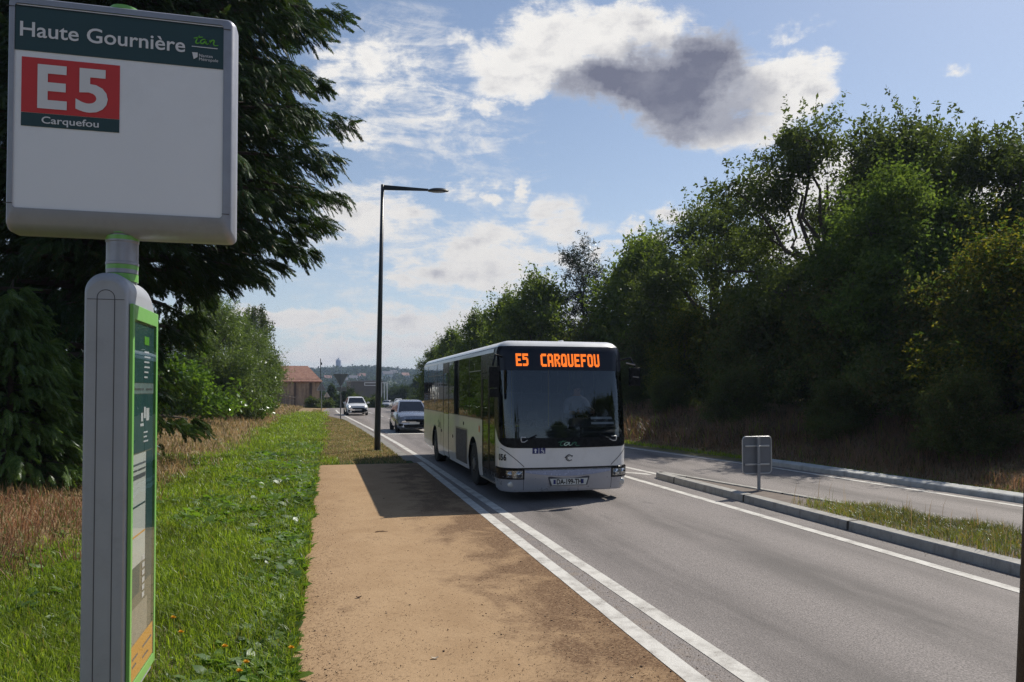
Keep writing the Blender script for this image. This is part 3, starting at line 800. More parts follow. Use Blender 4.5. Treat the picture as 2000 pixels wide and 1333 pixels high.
def conifer(name, loc, length_fn, z0, z1, n_limbs, per, fr_size, lmat, seed, trunk_r, trunk_h):
    rg = np.random.default_rng(seed); root = empty(name, loc); P = []; D = []; mb = MB()
    mb.tube(limb_points((0, 0, -0.4), (0.1, 0, trunk_h), rg, 8, 0.01), [trunk_r * (1 - 0.9 * i / 7) for i in range(8)], 9)
    for i in range(n_limbs):
        z = z0 + (z1 - z0) * ((i + rg.random()) / n_limbs) ** 0.9; az = i * 2.399963 + rg.normal() * 0.15
        L = length_fn(az, z) * rg.uniform(0.84, 1.04)
        if L < 0.25: continue
        h = np.array([math.cos(az), math.sin(az), 0]); sd = np.array([-h[1], h[0], 0]); n = 9; pts = []
        bend = rg.normal() * 0.10
        for k in range(n):
            t = k / (n - 1); pts.append(h * (L * t) + sd * (bend * L * t * t) + np.array([0, 0, z - 0.25 * (L / 5) + L * (0.16 * t - 0.16 * t * t * 1.2)]))
        mb.tube(pts[:-1], [max(0.008, trunk_r * 0.28 * (1 - t / n) * min(1, L / 3)) for t in range(n - 1)], 5, False)
        m_ = int(per * (0.35 + 0.65 * L / 5)); tt = 0.12 + 0.9 * rg.random(m_) ** 0.75
        tt = np.minimum(tt, 1.0); f = tt * (n - 1); a = np.minimum(f.astype(int), n - 2); pa = np.array(pts)
        base = pa[a] + (pa[a + 1] - pa[a]) * (f - a)[:, None]
        side = rg.choice([-1, 1], m_); spread = rg.random(m_) * (0.25 + 0.13 * L) * (1.15 - tt) * 2.0
        pos = base + sd * (side * spread)[:, None] + h * (spread * 0.45)[:, None]; pos[:, 2] -= spread * 0.22 + rg.random(m_) * 0.25 - 0.06
        d = h * (0.6 + 0.5 * rg.random(m_))[:, None] + sd * (side * (0.75 - 0.55 * tt) * rg.uniform(0.4, 1.2, m_))[:, None]
        d[:, 2] += -0.55 + rg.normal(size=m_) * 0.28
        P.append(pos); D.append(d)
    P = np.concatenate(P); D = np.concatenate(D)
    V = fronds(P, D, fr_size * rg.uniform(0.65, 1.25, len(P)), rg)
    items_mesh('crown', V, LEAF, lmat, root); mb.build('trunk', m_bark, root, smooth=True)
    return root


m_con = leafmat('cypress_spray', (0.024, 0.046, 0.018), (0.050, 0.080, 0.028), 0.26, gloss=0.025, c3=(0.075, 0.045, 0.02), p3=0.965, clump=0.7)
m_conB = leafmat('young_cypress_spray', (0.060, 0.108, 0.032), (0.125, 0.180, 0.050), 0.40, gloss=0.03)
CR = math.atan2(-math.sin(YAW), math.cos(YAW))        # bearing of the side that overhangs the path
RZ = [(0, 0), (4.7, 0), (5.0, 3.1), (5.7, 4.3), (6.3, 5.4), (6.9, 5.0), (7.4, 5.8), (8.0, 6.7), (8.7, 6.2), (9.4, 5.2), (10.2, 5.3), (11.3, 5.6), (12.5, 5.2), (14.5, 3.1), (17.2, 0.3)]
LZ = [(0.3, 3.4), (3, 5.0), (8, 5.4), (11, 5.0), (14, 3.2), (17.2, 0.3)]


def conA_len(az, z):
    d = abs((az - CR + PI) % (2 * PI) - PI)
    r_ = min(5.45, 0.95 * np.interp(z, *zip(*RZ))); l_ = np.interp(z, *zip(*LZ)); k = float(sm(d, 1.0, 1.75))
    toward = abs((az - (CR - PI / 2) + PI) % (2 * PI) - PI)
    l_ *= 1 - 0.28 * float(sm(1.2 - toward, 0, 1.0))
    return r_ * (1 - k) + l_ * k


tag(conifer('cypress_tree', gp(-4.97, 19.75), conA_len, 0.5, 17.0, 330, 160, 0.44, m_con, 5, 0.34, 17.3),
    'huge dark cypress with drooping fans towering behind the bus stop sign', 'tree')
tag(conifer('cypress_tree', gp(-5.95, 16.0), lambda az, z: np.interp(z, [0.1, 0.8, 2.2, 3.9], [1.3, 1.7, 1.35, 0.15]), 0.15, 3.8, 70, 95, 0.34, m_conB, 8, 0.09, 3.9),
    'low young green cypress reaching the ground at the left edge', 'tree')
# pine, laurel and birch beyond the verge
pine = broadleaf(rand_lobes(71, 26, 7.2, 3.6, 0.8, 0.9, 1.5, 0.25), 1000, 70, 0.17, 0.48, m_pine, 10, 6, 0.2, aspect=0.22, shell=0.55)
place(pine, USED, 'pine_tree', gp(-6.9, 48.3), 0.6, 1.0, 'bushy blue green pine behind the laurel hedge', 'tree')
place(pine, USED, 'pine_tree', gp(-6.3, 53.0), 2.6, (0.95, 0.95, 0.90), 'second bushy pine, right of the first and beside the weeping birch', 'tree')
lau = broadleaf([(-1.3, 0, .9, 1.1), (0, 0, 1.2, 1.3), (1.2, .2, .8, 1.0), (-.5, -.4, 1.6, .9), (.7, -.3, 1.5, .8), (1.9, 0, .5, .7)], 430, 24, 0.17, 0.36, m_laurel, 12, 1.5, 0.05, aspect=0.48, shell=0.6, droop=0.1, twig=0.1)
place(lau, USED, 'laurel_bush', gp(-7.9, 40.6), 0.2, 1.22, 'bright glossy laurel bush beside the stop pillar', 'bush')
place(lau, USED, 'laurel_bush', gp(-5.4, 50.5), 2.6, 0.85, 'smaller laurel bush at the foot of the pine', 'bush')


def birch(loc):
    rg = np.random.default_rng(15); root = empty('birch_tree', loc); mb = MB(); P = []
    mb2 = limb_points((0, 0, -.3), (0.3, 0, 7.6), rg, 8, 0.03); mb.tube(mb2, [0.15 * (1 - .85 * i / 7) for i in range(8)], 8)
    for i in range(44):
        z = 3.0 + 4.8 * rg.random(); az = rg.uniform(0, 2 * PI); L = (2.6 * math.sin(PI * min(1, (z - 1.8) / 6.4)) + 0.3) * rg.uniform(.35, 1.0)
        a = np.array([0.3 * z / 7.6, 0, z]); q = a + np.array([math.cos(az) * L, math.sin(az) * L, 0.6])
        lp = limb_points(a, q, rg, 6, .08, .12); mb.tube(lp, [0.030 * (1 - .85 * k / 5) for k in range(6)], 4, False)
        for s_ in range(7):
            t = 0.3 + 0.7 * rg.random(); b = np.array(lp[int(t * 5)]); hl = rg.uniform(0.7, 2.6); n = int(hl * 24)
            tt = rg.random(n); w = b + np.stack([rg.normal(size=n) * .07 + tt * .15 * math.cos(az), rg.normal(size=n) * .07 + tt * .15 * math.sin(az), -tt * hl], 1)
            P.append(w)
            mb.tube([b, b + np.array([.08 * math.cos(az), .08 * math.sin(az), -hl * .5]), b + np.array([.15 * math.cos(az), .15 * math.sin(az), -hl])], [.008, .006, .004], 3, False)
    V = leaf_quads(np.concatenate(P), 0.13, rg, 0.6, 0.9); items_mesh('crown', V, LEAF, m_birch, root); mb.build('trunk', m_bark_pale, root, smooth=True)
    return root


tag(birch(gp(-5.5, 58.0)), 'weeping birch with hanging twigs at the right end of the pine', 'tree')


# --- ground cover
def blades(name, X, Y, h, w, mat, seed, lean=0.5, zoff=0.0):
    rg = np.random.default_rng(seed); n = len(X); Z = gz(X, Y) + zoff
    az = rg.uniform(0, 2 * PI, n); d = np.stack([np.cos(az), np.sin(az), np.zeros(n)], 1)
    wa = az + PI / 2 + rg.normal(size=n) * 0.6; s_ = np.stack([np.cos(wa), np.sin(wa), np.zeros(n)], 1) * (w * rg.uniform(.7, 1.3, n))[:, None] * .5
    ln = (lean * rg.random(n) ** 0.7)[:, None]; h = h[:, None]; up = np.array([0, 0, 1.0])
    b = np.stack([X, Y, Z], 1); mpt = b + up * h * 0.6 + d * h * ln * 0.35; t = b + up * h * (1 - 0.25 * ln) + d * h * ln
    V = np.stack([b - s_, b + s_, mpt + s_ * .8, mpt - s_ * .8, t + s_ * .12, t - s_ * .12], 1)
    return items_mesh(name, V, [(0, 1, 2, 3), (3, 2, 4, 5)], mat)


def sample_y(n, y0, y1, p, rg):
    u = rg.random(n); k = 1 - p; return (y0 ** k + u * (y1 ** k - y0 ** k)) ** (1 / k)


m_grass = leafmat('grass_blade', (0.120, 0.178, 0.020), (0.255, 0.320, 0.046), 0.52, gloss=0.02, c3=(0.24, 0.20, 0.08), p3=0.95, clump=0.6)
m_dry = leafmat('dry_grass_blade', (0.26, 0.19, 0.105), (0.45, 0.345, 0.205), 0.44, tcol=(1.15, 1.05, 0.85), gloss=0.012, c3=(0.12, 0.15, 0.04), p3=0.80, clump=0.5)
m_dryr = leafmat('rusty_dry_grass_blade', (0.19, 0.118, 0.074), (0.33, 0.22, 0.14), 0.40, tcol=(1.2, 1.0, 0.8), gloss=0.03, c3=(0.06, 0.07, 0.025), p3=0.8, clump=0.4)
m_weed = leafmat('broad_weed_leaf', (0.075, 0.150, 0.020), (0.150, 0.245, 0.036), 0.45, gloss=0.035, rough=0.45, clump=1.2)

rg = np.random.default_rng(101)
n = 330000; Y = sample_y(n, 2.0, 78, 1.55, rg); X = rg.uniform(-4.6, 0.35, n)
keep = (rg.random(n) < zones(X, Y)) & (X < np.where(Y < SAND_END, sand_left(Y) + 0.02, xl_line(Y) - 0.7))
X, Y = X[keep], Y[keep]; n = len(X)
h = (0.06 + 0.11 * rg.random(n) ** 1.3) * (1 + 0.45 * wob(X * 1.5, Y * 1.5)) * (1 + 0.25 * (Y > 25)); w = 0.0050 * (1 + (Y / 12) ** 1.05)
tag(blades('grass', X, Y, h, w, m_grass, 3, 0.9), 'short green grass on the verge between path and dry bank', 'grass', kind='stuff')
# tall dry grass on the left bank, short parched turf round the lamp
n = 150000; Y = sample_y(n, 3.0, 100, 1.35, rg); X = rg.uniform(-13, -2.6, n) + 0.0
keep = (rg.random(n) < (1 - zones(X, Y)) * (X < -2.9)); X, Y = X[keep], Y[keep]; n = len(X)
h = (0.09 + 0.30 * rg.random(n) ** 1.8) * (1 + 0.6 * wob(X * .9, Y * .8)) * np.where(Y < 9, 0.7, 1); w = 0.005 * (1 + (Y / 9) ** 1.05)
nr = (Y < 15 + 3 * wob(X, Y)); m_rust = leafmat('reddish_dry_stalk', (0.20, 0.105, 0.062), (0.36, 0.215, 0.13), 0.35, tcol=(1.15, 1.0, 0.85), gloss=0.01, c3=(0.13, 0.15, 0.05), p3=0.74)
tag(blades('dry_grass', X[~nr], Y[~nr], h[~nr], w[~nr], m_dry, 4, 1.2), 'parched straw coloured grass on the left bank below the laurel', 'grass', kind='stuff')
tag(blades('dry_grass', X[nr], Y[nr], h[nr], w[nr], m_rust, 44, 1.2), 'reddish brown dry growth near the stop pillar and the young cypress', 'grass', kind='stuff')
n = 90000; Y = sample_y(n, SAND_END + 0.05, 84, 1.25, rg); X = rg.uniform(-1.5, 2.6, n)
keep = (X < xl_line(Y) - 0.62 - 1.0 * sm(Y, 52, 66)) & (rg.random(n) < 1 - zones(X, Y) * 0.7); X, Y = X[keep], Y[keep]; n = len(X)
h = 0.035 + 0.07 * rg.random(n); w = 0.004 * (1 + (Y / 9) ** 1.05)
m_parch = leafmat('parched_turf_blade', (0.26, 0.195, 0.10), (0.44, 0.345, 0.19), 0.45, tcol=(1.15, 1.08, 0.85), gloss=0.01, c3=(0.15, 0.20, 0.05), p3=0.68)
tag(blades('parched_turf', X, Y, h, w, m_parch, 5, 1.2), 'short parched brown turf round the lamp post', 'grass', kind='stuff')
# right bank: rusty grass under the trees with a green fringe by the road
n = 150000; Y = sample_y(n, 3, 80, 1.1, rg); u = rg.random(n) ** 0.9; X = xr_kerb(Y) + 0.55 + u * 5.2
h = np.where(u < 0.14, 0.08 + .08 * rg.random(n), (0.16 + 0.50 * rg.random(n) ** 1.6) * (0.85 + 0.8 * wob(X * .9, Y * .5))); h = np.maximum(h, .06); w = 0.006 * (1 + (Y / 10))
g_ = (u < 0.07) | (rg.random(n) < 0.04)
blades('bank_grass', X[g_], Y[g_], h[g_], w[g_], m_grass, 6, 0.8)
tag(bpy.data.objects['bank_grass'], 'green grass fringe beside the right hand kerb', 'grass', kind='stuff')
blades('bank_dry_grass', X[~g_], Y[~g_], h[~g_], w[~g_] * .8, m_dryr, 7, 1.2)
tag(bpy.data.objects['bank_dry_grass'], 'rusty brown dry grass on the shaded right bank', 'grass', kind='stuff')
# island
n = 60000; Y = rg.uniform(1.0, 12.2, n); t_ = rg.random(n); X = 8.13 + t_ * (0.10 + (16.9 - Y) * 0.182 - 0.1)
keep = rg.random(n) < sm(12.2 - Y, 0, 2.2) * (0.35 + .65 * sm(t_, 0.05, .45)); X, Y = X[keep], Y[keep]; n = len(X)
h = (0.05 + 0.14 * rg.random(n)) * (0.8 + .5 * wob(X * 2, Y * 2)); h = np.maximum(h, .03)
V = blades('island_grass', X, Y, h, np.full(n, 0.007), leafmat('island_grass_blade', (0.09, 0.12, 0.022), (0.20, 0.21, 0.05), 0.4, c3=(0.27, 0.19, 0.10), p3=0.7), 8, 0.8, 0.128)
tag(V, 'rough yellow green grass growing on the traffic island', 'grass', kind='stuff')
# a few tall seed stalks on the island
n = 60; Y = rg.uniform(4, 12.4, n); X = 8.2 + rg.random(n) * (0.1 + (16.9 - Y) * 0.17)
tag(blades('seed_stalks', X, Y, 0.2 + .28 * rg.random(n), np.full(n, .008), m_dry, 9, .3, .128), 'thin dry seed stalks standing in the island grass', 'grass', kind='stuff')


def weeds(name, X, Y, size, mat, seed, label):
    rg = np.random.default_rng(seed); cnt = rg.integers(5, 10, len(X)); idx = np.repeat(np.arange(len(X)), cnt); n = len(idx)
    az = rg.uniform(0, 2 * PI, n); L = size[idx] * rg.uniform(.6, 1.25, n); el = rg.uniform(0.25, 1.15, n)
    b = np.stack([X[idx], Y[idx], gz(X[idx], Y[idx]) + 0.005], 1) + rg.normal(size=(n, 3)) * np.array([.03, .03, 0])
    hd = np.stack([np.cos(az), np.sin(az), np.zeros(n)], 1); sd = np.stack([-np.sin(az), np.cos(az), rg.normal(size=n) * .3], 1); rows = []
    for t, wd in ((0, .12), (.35, .9), (.7, .8), (1.0, .06)):
        e = el * (1 - t * 0.85); c = b + hd * (L * t * np.cos(el * (1 - .5 * t)))[:, None]; c[:, 2] += L * np.sin(el) * t * (1 - 0.42 * t)
        w_ = (L * 0.24 * wd)[:, None]; rows += [c - sd * w_, c + sd * w_]
    V = np.stack(rows, 1); o = items_mesh(name, V, [(0, 1, 3, 2), (2, 3, 5, 4), (4, 5, 7, 6)], mat, smooth=True)
    return tag(o, label, 'weeds', kind='stuff')


n1 = 1500; Y1 = sample_y(n1, 3.5, SAND_END, 1.2, rg); X1 = sand_left(Y1) - np.abs(rg.normal(size=n1)) * 0.24 - 0.06
n2 = 1900; Y2 = rg.uniform(12, 31, n2); X2 = sand_left(Y2) - 0.1 - 2.0 * rg.random(n2) ** 1.4
k_ = rg.random(n2) < np.clip(0.5 + wob(X2 * 1.5, Y2) * .9, 0.05, 1); X2, Y2 = X2[k_], Y2[k_]
n3 = 420; Y3 = sample_y(n3, 4.5, 26, 1.2, rg); X3 = -3.2 + rg.normal(size=n3) * 0.5
n4 = 260; Y4 = sample_y(n4, 3.6, 14, 1.2, rg); X4 = rg.uniform(-3.2, -0.3, n4)
X = np.concatenate([X1, X2, X3, X4]); Y = np.concatenate([Y1, Y2, Y3, Y4]); sz = np.concatenate([rg.uniform(.08, .18, n1), rg.uniform(.12, .24, len(X2)), rg.uniform(.08, .17, n3), rg.uniform(.05, .09, n4)])
weeds('broadleaf_weeds', X, Y, sz, m_weed, 21, 'broad leaved green weeds along the edge of the sandy path')

# dandelions in the lawn
m_petal = M('yellow_petal', (0.75, 0.42, 0.01), 0.7, var=0.2, scale=60); m_stem = M('green_stem', (0.08, 0.14, 0.03), 0.7)


def flower(x, y):
    root = empty('dandelion', (x, y, float(gz(x, y)))); mb = MB(); mb.tube([(0, 0, 0), (.006, .002, .06), (.004, 0, .12)], [.0022, .002, .002], 5); mb.build('stem', m_stem, root)
    P = np.tile([0.004, 0, 0.122], (46, 1)); r2 = np.random.default_rng(5); az = r2.uniform(0, 2 * PI, 46); e = r2.uniform(.1, 1.2, 46)
    d = np.stack([np.cos(az) * np.cos(e), np.sin(az) * np.cos(e), np.sin(e)], 1); s_ = np.stack([-np.sin(az), np.cos(az), 0 * az], 1); L = .019
    V = np.stack([P, P + d * L * .6 + s_ * .003, P + d * L, P + d * L * .6 - s_ * .003], 1); items_mesh('petals', V, LEAF, m_petal, root); return root


fl = [(-1.32, 7.12), (-1.18, 6.69), (-0.78, 6.24), (-0.58, 5.84), (-0.61, 5.67), (-0.27, 6.08)]
f0 = flower(*fl[0])
for i, (x, y) in enumerate(fl):
    o = f0 if i == 0 else copy_tree(f0); o.location = (x, y, float(gz(x, y))); o.scale = (1.5, 1.5, 1.45)
    tag(o, 'small yellow dandelion flower standing in the green grass', 'flower', 'yellow dandelions in the grass')

# loose grit and fallen needles on the sand and in the gutter
def grit(name, X, Y, size, mat, seed, label):
    rg = np.random.default_rng(seed); n = len(X); c = np.array([(a, b, e) for e in (0, 1) for a, b in ((-1, -1), (1, -1), (1, 1), (-1, 1))], float) * [.5, .5, .55]
    V = c[None] * (1 + 0.35 * rg.normal(size=(n, 8, 3))) * size[:, None, None]; a = rg.uniform(0, 2 * PI, n)
    x = V[..., 0] * np.cos(a)[:, None] - V[..., 1] * np.sin(a)[:, None]; y = V[..., 0] * np.sin(a)[:, None] + V[..., 1] * np.cos(a)[:, None]
    P = np.stack([x + X[:, None], y + Y[:, None], np.abs(V[..., 2]) + 0.007], -1)
    return tag(items_mesh(name, P, [(4, 5, 6, 7), (0, 1, 5, 4), (1, 2, 6, 5), (2, 3, 7, 6), (3, 0, 4, 7)], mat), label, 'gravel', kind='stuff')


n = 9000; Y = sample_y(n, 4.2, 22, 1.4, rg); X = np.where(rg.random(n) < .55, rg.uniform(-.25, 2.62, n), np.where(rg.random(n) < .6, 2.62 - np.abs(rg.normal(size=n)) * .45, -.2 + np.abs(rg.normal(size=n)) * .25)); X = np.clip(X, -.25, 2.62)
m_grit = leafmat('mixed_grit', (0.20, 0.13, 0.08), (0.42, 0.32, 0.22), 0.0, gloss=0.0, c3=(0.09, 0.065, 0.05), p3=.7)
grit('gravel', X, Y, np.where(rg.random(n) < .03, .010, .005) * rg.uniform(.6, 1.5, n), m_grit, 61, 'fine grit scattered over the sandy path')
n = 1100; Y = sample_y(n, 4.5, 24, 1.3, rg); X = np.where(rg.random(n) < .35, rg.uniform(2.82, 3.02, n), 7.88 - np.abs(rg.normal(size=n)) * .10)
grit('gravel', X, Y, .0045 * rg.uniform(.6, 1.6, n), m_grit, 62, 'fine grit gathered along the painted lines and the island kerb')
n = 5200; Y = sample_y(n, 4.2, 22, 1.4, rg); X = np.clip(np.where(rg.random(n) < .45, rg.uniform(-.2, 2.6, n), np.where(rg.random(n) < .5, -.2 + np.abs(rg.normal(size=n)) * .35, 2.6 - np.abs(rg.normal(size=n)) * .6)), -.25, 2.6)
a = rg.normal(size=n) * .8; L_ = rg.uniform(.012, .045, n); d = np.stack([np.cos(a), np.sin(a), 0 * a], 1) * L_[:, None] * .5; sd = np.stack([-np.sin(a), np.cos(a), 0 * a], 1) * .0014
P = np.stack([X, Y, np.full(n, .0105)], 1); V = np.stack([P - d - sd, P - d + sd, P + d + sd + [0, 0, .004], P + d - sd + [0, 0, .004]], 1)
tag(items_mesh('fallen_needles', V, LEAF, leafmat('dead_needle', (0.055, 0.032, 0.022), (0.15, 0.085, 0.05), 0.0, gloss=0.0)), 'dead brown needles strewn over the sandy path', 'needles', kind='stuff')

# twigs and dead leaves on the sand
m_twig = M('dead_twig', (0.085, 0.045, 0.028), 0.9)
mb = MB(); mb.tube([(0, 0, .004), (.07, .012, .012), (.15, .0, .008), (.2, .02, .005)], [.006, .007, .005, .002], 5); mb.tube([(.09, .01, .011), (.13, .05, .014)], [.004, .002], 4)
tag(mb.build('twig', m_twig, loc=(0.72, 11.6, 0.009), smooth=True), 'dark broken twig lying across the sandy path near the bus shadow', 'twig')
mb = MB(); mb.grid([[(x * .03, y * .022 * (1 - .6 * abs(x)), .012 * (x * x) + .008 * abs(y)) for y in (-1, 0, 1)] for x in (-1, -.4, .3, 1)])
tag(mb.build('dead_leaf', m_twig, loc=(0.33, 8.0, 0.010)), 'dark curled dead leaf on the middle of the sand', 'leaf')
mb = MB(); mb.grid([[(x * .03, y * .02 * (1 - .6 * abs(x)), .010 * (x * x) + .006 * abs(y)) for y in (-1, 0, 1)] for x in (-1, -.4, .3, 1)])
tag(mb.build('dead_leaf', M('bleached_leaf', (0.5, 0.42, 0.32), 0.8), loc=(0.86, 6.05, 0.010)), 'pale bleached leaf on the sand near the bottom of the photo', 'leaf')

# ------------------------------------------------------------------ bus
m_white = M('white_bus_paint', (0.76, 0.76, 0.76), 0.32, var=0.05, scale=1.5, coat=0.55, dirt=((0.30, 0.27, 0.22), 0.35))
m_silver = M('silver_bumper_paint', (0.40, 0.42, 0.47), 0.30, 0.35, var=0.06, scale=3, coat=0.5)
m_black = M('black_gloss_trim', (0.008, 0.009, 0.011), 0.28, var=0.1, spec=0.14)
m_rubber = M('black_rubber', (0.014, 0.014, 0.014), 0.75, var=0.3, scale=12)
m_inter = M('dark_interior', (0.030, 0.031, 0.034), 0.8, var=0.2)
m_seat = M('blue_grey_seat_cloth', (0.045, 0.055, 0.085), 0.9, var=0.25)
m_steel = M('grey_steel', (0.30, 0.30, 0.30), 0.4, 0.8)
m_rim = M('dusty_grey_wheel', (0.16, 0.155, 0.15), 0.55, 0.4, var=0.2)
m_wglass = glass('windscreen_glass', (0.48, 0.51, 0.54), 1.62, extra=0.03)
m_sglass = glass('tinted_bus_glass', (0.12, 0.125, 0.13), 1.6)
m_lens = glass('lamp_lens', (0.85, 0.88, 0.9), 1.5)
m_chrome = M('bright_reflector', (0.75, 0.76, 0.78), 0.12, 1.0, var=0.05)
m_grille = M('dirty_grille_mesh', (0.14, 0.125, 0.115), 0.8, var=0.4, scale=14, bump=0.01)
m_led = emit('amber_led', (1.0, 0.20, 0.028), 1.3)
m_orange = M('orange_lamp', (0.75, 0.12, 0.03), 0.3)
m_plate = M('white_plate', (0.60, 0.60, 0.57), 0.5)
m_ink = M('black_lettering', (0.012, 0.012, 0.014), 0.5)
m_blue = M('blue_sticker', (0.010, 0.020, 0.14), 0.4)
m_wsym = M('white_symbol', (0.75, 0.76, 0.80), 0.5)
m_tang = M('green_logo', (0.03, 0.17, 0.10), 0.4); m_tanw = M('pale_green_logo', (0.45, 0.62, 0.52), 0.4)

BUS = empty('bus', (4.625, 13.9, 0), R(0.5), (1.05, 0.96, 1.02))
tag(BUS, 'white single deck city bus with an orange E5 CARQUEFOU display coming along the road', 'bus')
HW, BL = 1.265, 12.0
_pl = [(x, 0.055 * (x / 0.95) ** 2) for x in np.linspace(0, 0.95, 14)] + [(0.95 + 0.315 * math.sin(a), 0.055 + 0.42 * (1 - math.cos(a)) + 0.105 * 0.315 * math.sin(a) * math.cos(a)) for a in np.linspace(0.12, PI / 2, 12)]
_pl += [(HW, y) for y in np.linspace(0.55, 11.80, 60)] + [(HW - 0.2 + 0.2 * math.cos(a), 11.80 + 0.2 * math.sin(a)) for a in np.linspace(0.2, PI / 2, 6)] + [(x, 12.0) for x in (0.7, 0.3, 0)]
_pl = np.array(_pl); _sl = np.concatenate([[0], np.cumsum(np.linalg.norm(np.diff(_pl, axis=0), axis=1))])
S_END = _sl[-1]


def s_at_y(y): return float(np.interp(y, _pl[14:-4, 1], _sl[14:-4]))
def s_at_x(x): return float(np.interp(x, _pl[:25, 0], _sl[:25]))


def plan(s):
    a = abs(s); x = float(np.interp(a, _sl, _pl[:, 0])); y = float(np.interp(a, _sl, _pl[:, 1])); e = 0.03
    x2 = float(np.interp(a + e, _sl, _pl[:, 0])) - float(np.interp(max(a - e, 0), _sl, _pl[:, 0])); y2 = float(np.interp(a + e, _sl, _pl[:, 1])) - float(np.interp(max(a - e, 0), _sl, _pl[:, 1]))
    L = math.hypot(x2, y2) or 1; nx, ny = y2 / L, -x2 / L
    if a < 0.03: nx, ny = 0, -1
    sg = -1 if s > 0 else 1             # s > 0 is the kerb side
    return x * sg, y, nx * sg, ny


def surf(s, z, off=0.0):
    x, y, nx, ny = plan(s)
    ins = 0.0
    if z > 2.84: q = min(1, (z - 2.84) / 0.24); ins = 0.26 * (1 - math.sqrt(max(0, 1 - q * q)))
    if z < 0.5: ins += 0.04 * (0.5 - z) / 0.25
    wf = max(0.0, 1 - y / 1.2); rk = 0.36 * max(0.0, (z - 1.0) / 1.95) ** 1.6 - 0.03 * max(0, (1.05 - z)) / 0.6 * -1
    k = off - ins
    return (x + nx * k, y + ny * k + rk * wf, z + 0.055 * min(1.0, max(0.0, (z - 2.3) / 0.75)))


def yfront(off):
    def f_(x, z): return surf(-s_at_x(abs(x)) if x > 0 else s_at_x(abs(x)), z, off)[1]
    return f_


def patch(mb, s0, s1, z0, z1, off=0.0, ns=None, nz=None):
    ns = ns or max(2, int(abs(s1 - s0) / 0.12)); G = []
    for i in range(ns + 1):
        s = s0 + (s1 - s0) * i / ns; a = z0(s) if callable(z0) else z0; b = z1(s) if callable(z1) else z1
        m_ = nz or max(1, int((b - a) / 0.12)) if not (callable(z0) or callable(z1)) else (nz or 8)
        G.append([surf(s, a + (b - a) * j / m_, off) for j in range(m_ + 1)])
    mb.grid(G); return mb


def ypatch(mb, side, y0, y1, z0, z1, off=0.0, **k): return patch(mb, side * s_at_y(y0), side * s_at_y(y1), z0, z1, off, **k)


WY = (3.08, 9.24); WR = 0.49
def arch(s):
    y = plan(s)[1]
    for wy in WY:
        if abs(y - wy) < 0.60: return max(0.30, 0.50 + math.sqrt(max(0, 0.60 ** 2 - (y - wy) ** 2)) if abs(y - wy) < 0.599 else 0.30)
    return 0.30 if y < 10.0 else 0.30 + 0.16 * (y - 10) / 2


SC = s_at_y(0.70)             # where the front meets the doors
def mask_low(s):                # lower edge of the black windscreen surround
    a = abs(s) / SC; return 1.035 + 0.02 * a + 0.42 * max(0, a - 0.62) ** 2 / 0.1444 * 0.9


body = MB()
sd_ = lambda y: s_at_y(y)
patch(body, -SC, SC, 0.665, mask_low, ns=44, nz=5)                         # front panel under the windscreen
patch(body, sd_(2.05), sd_(6.58), arch, 1.52, ns=120); patch(body, sd_(7.52), S_END, arch, 1.52, ns=130)
patch(body, -SC, -S_END, arch, 1.52, ns=240)
patch(body, SC, sd_(0.72), 0.30, 1.4, ns=1)
body.build('body', m_white, BUS, smooth=True, angle=40)
rf = MB()
patch(rf, -S_END, S_END, 2.965, 3.078, ns=240, nz=7)
topring = [surf(s, 3.078) for s in np.linspace(-S_END, S_END, 121)][:-1]
rf.add(topring, [tuple(range(len(topring)))])
roof = rf.build('roof', m_white, BUS, smooth=True, angle=35)
for nm, c_, d_ in (('roof_beacon', (0.2, 1.2, 3.155), (0.09, 0.16, 0.07)), ('roof_hatch', (0, 4.5, 3.15), (0.8, 0.8, 0.07)), ('roof_unit', (0, 8.6, 3.16), (1.5, 2.2, 0.10))): rb = MB(); rb.box(c_, d_); rb.build(nm, m_white, roof, bevel=0.02)
for x_, z_ in ((-.75, 3.07), (.85, 3.05)): rb = MB(); rb.tube([(x_, .9, z_), (x_, .92, z_ + .06)], .013, 6); rb.build('aerial', m_black, roof)
g_ = MB()
for sgn in (1, -1): patch(g_, sgn * sd_(0.75), sgn * S_END, 2.945, 2.965, 0.004, ns=100)
g_.build('gutter_seal', m_black, BUS)
cv = MB()
for sgn in (1, -1): patch(cv, sgn * sd_(0.80), sgn * S_END, 2.865, 2.945, ns=110, nz=2)
cv.build('cove_panel', M('grey_cove_paint', (0.38, 0.39, 0.40), 0.35, coat=0.5), BUS, smooth=True)
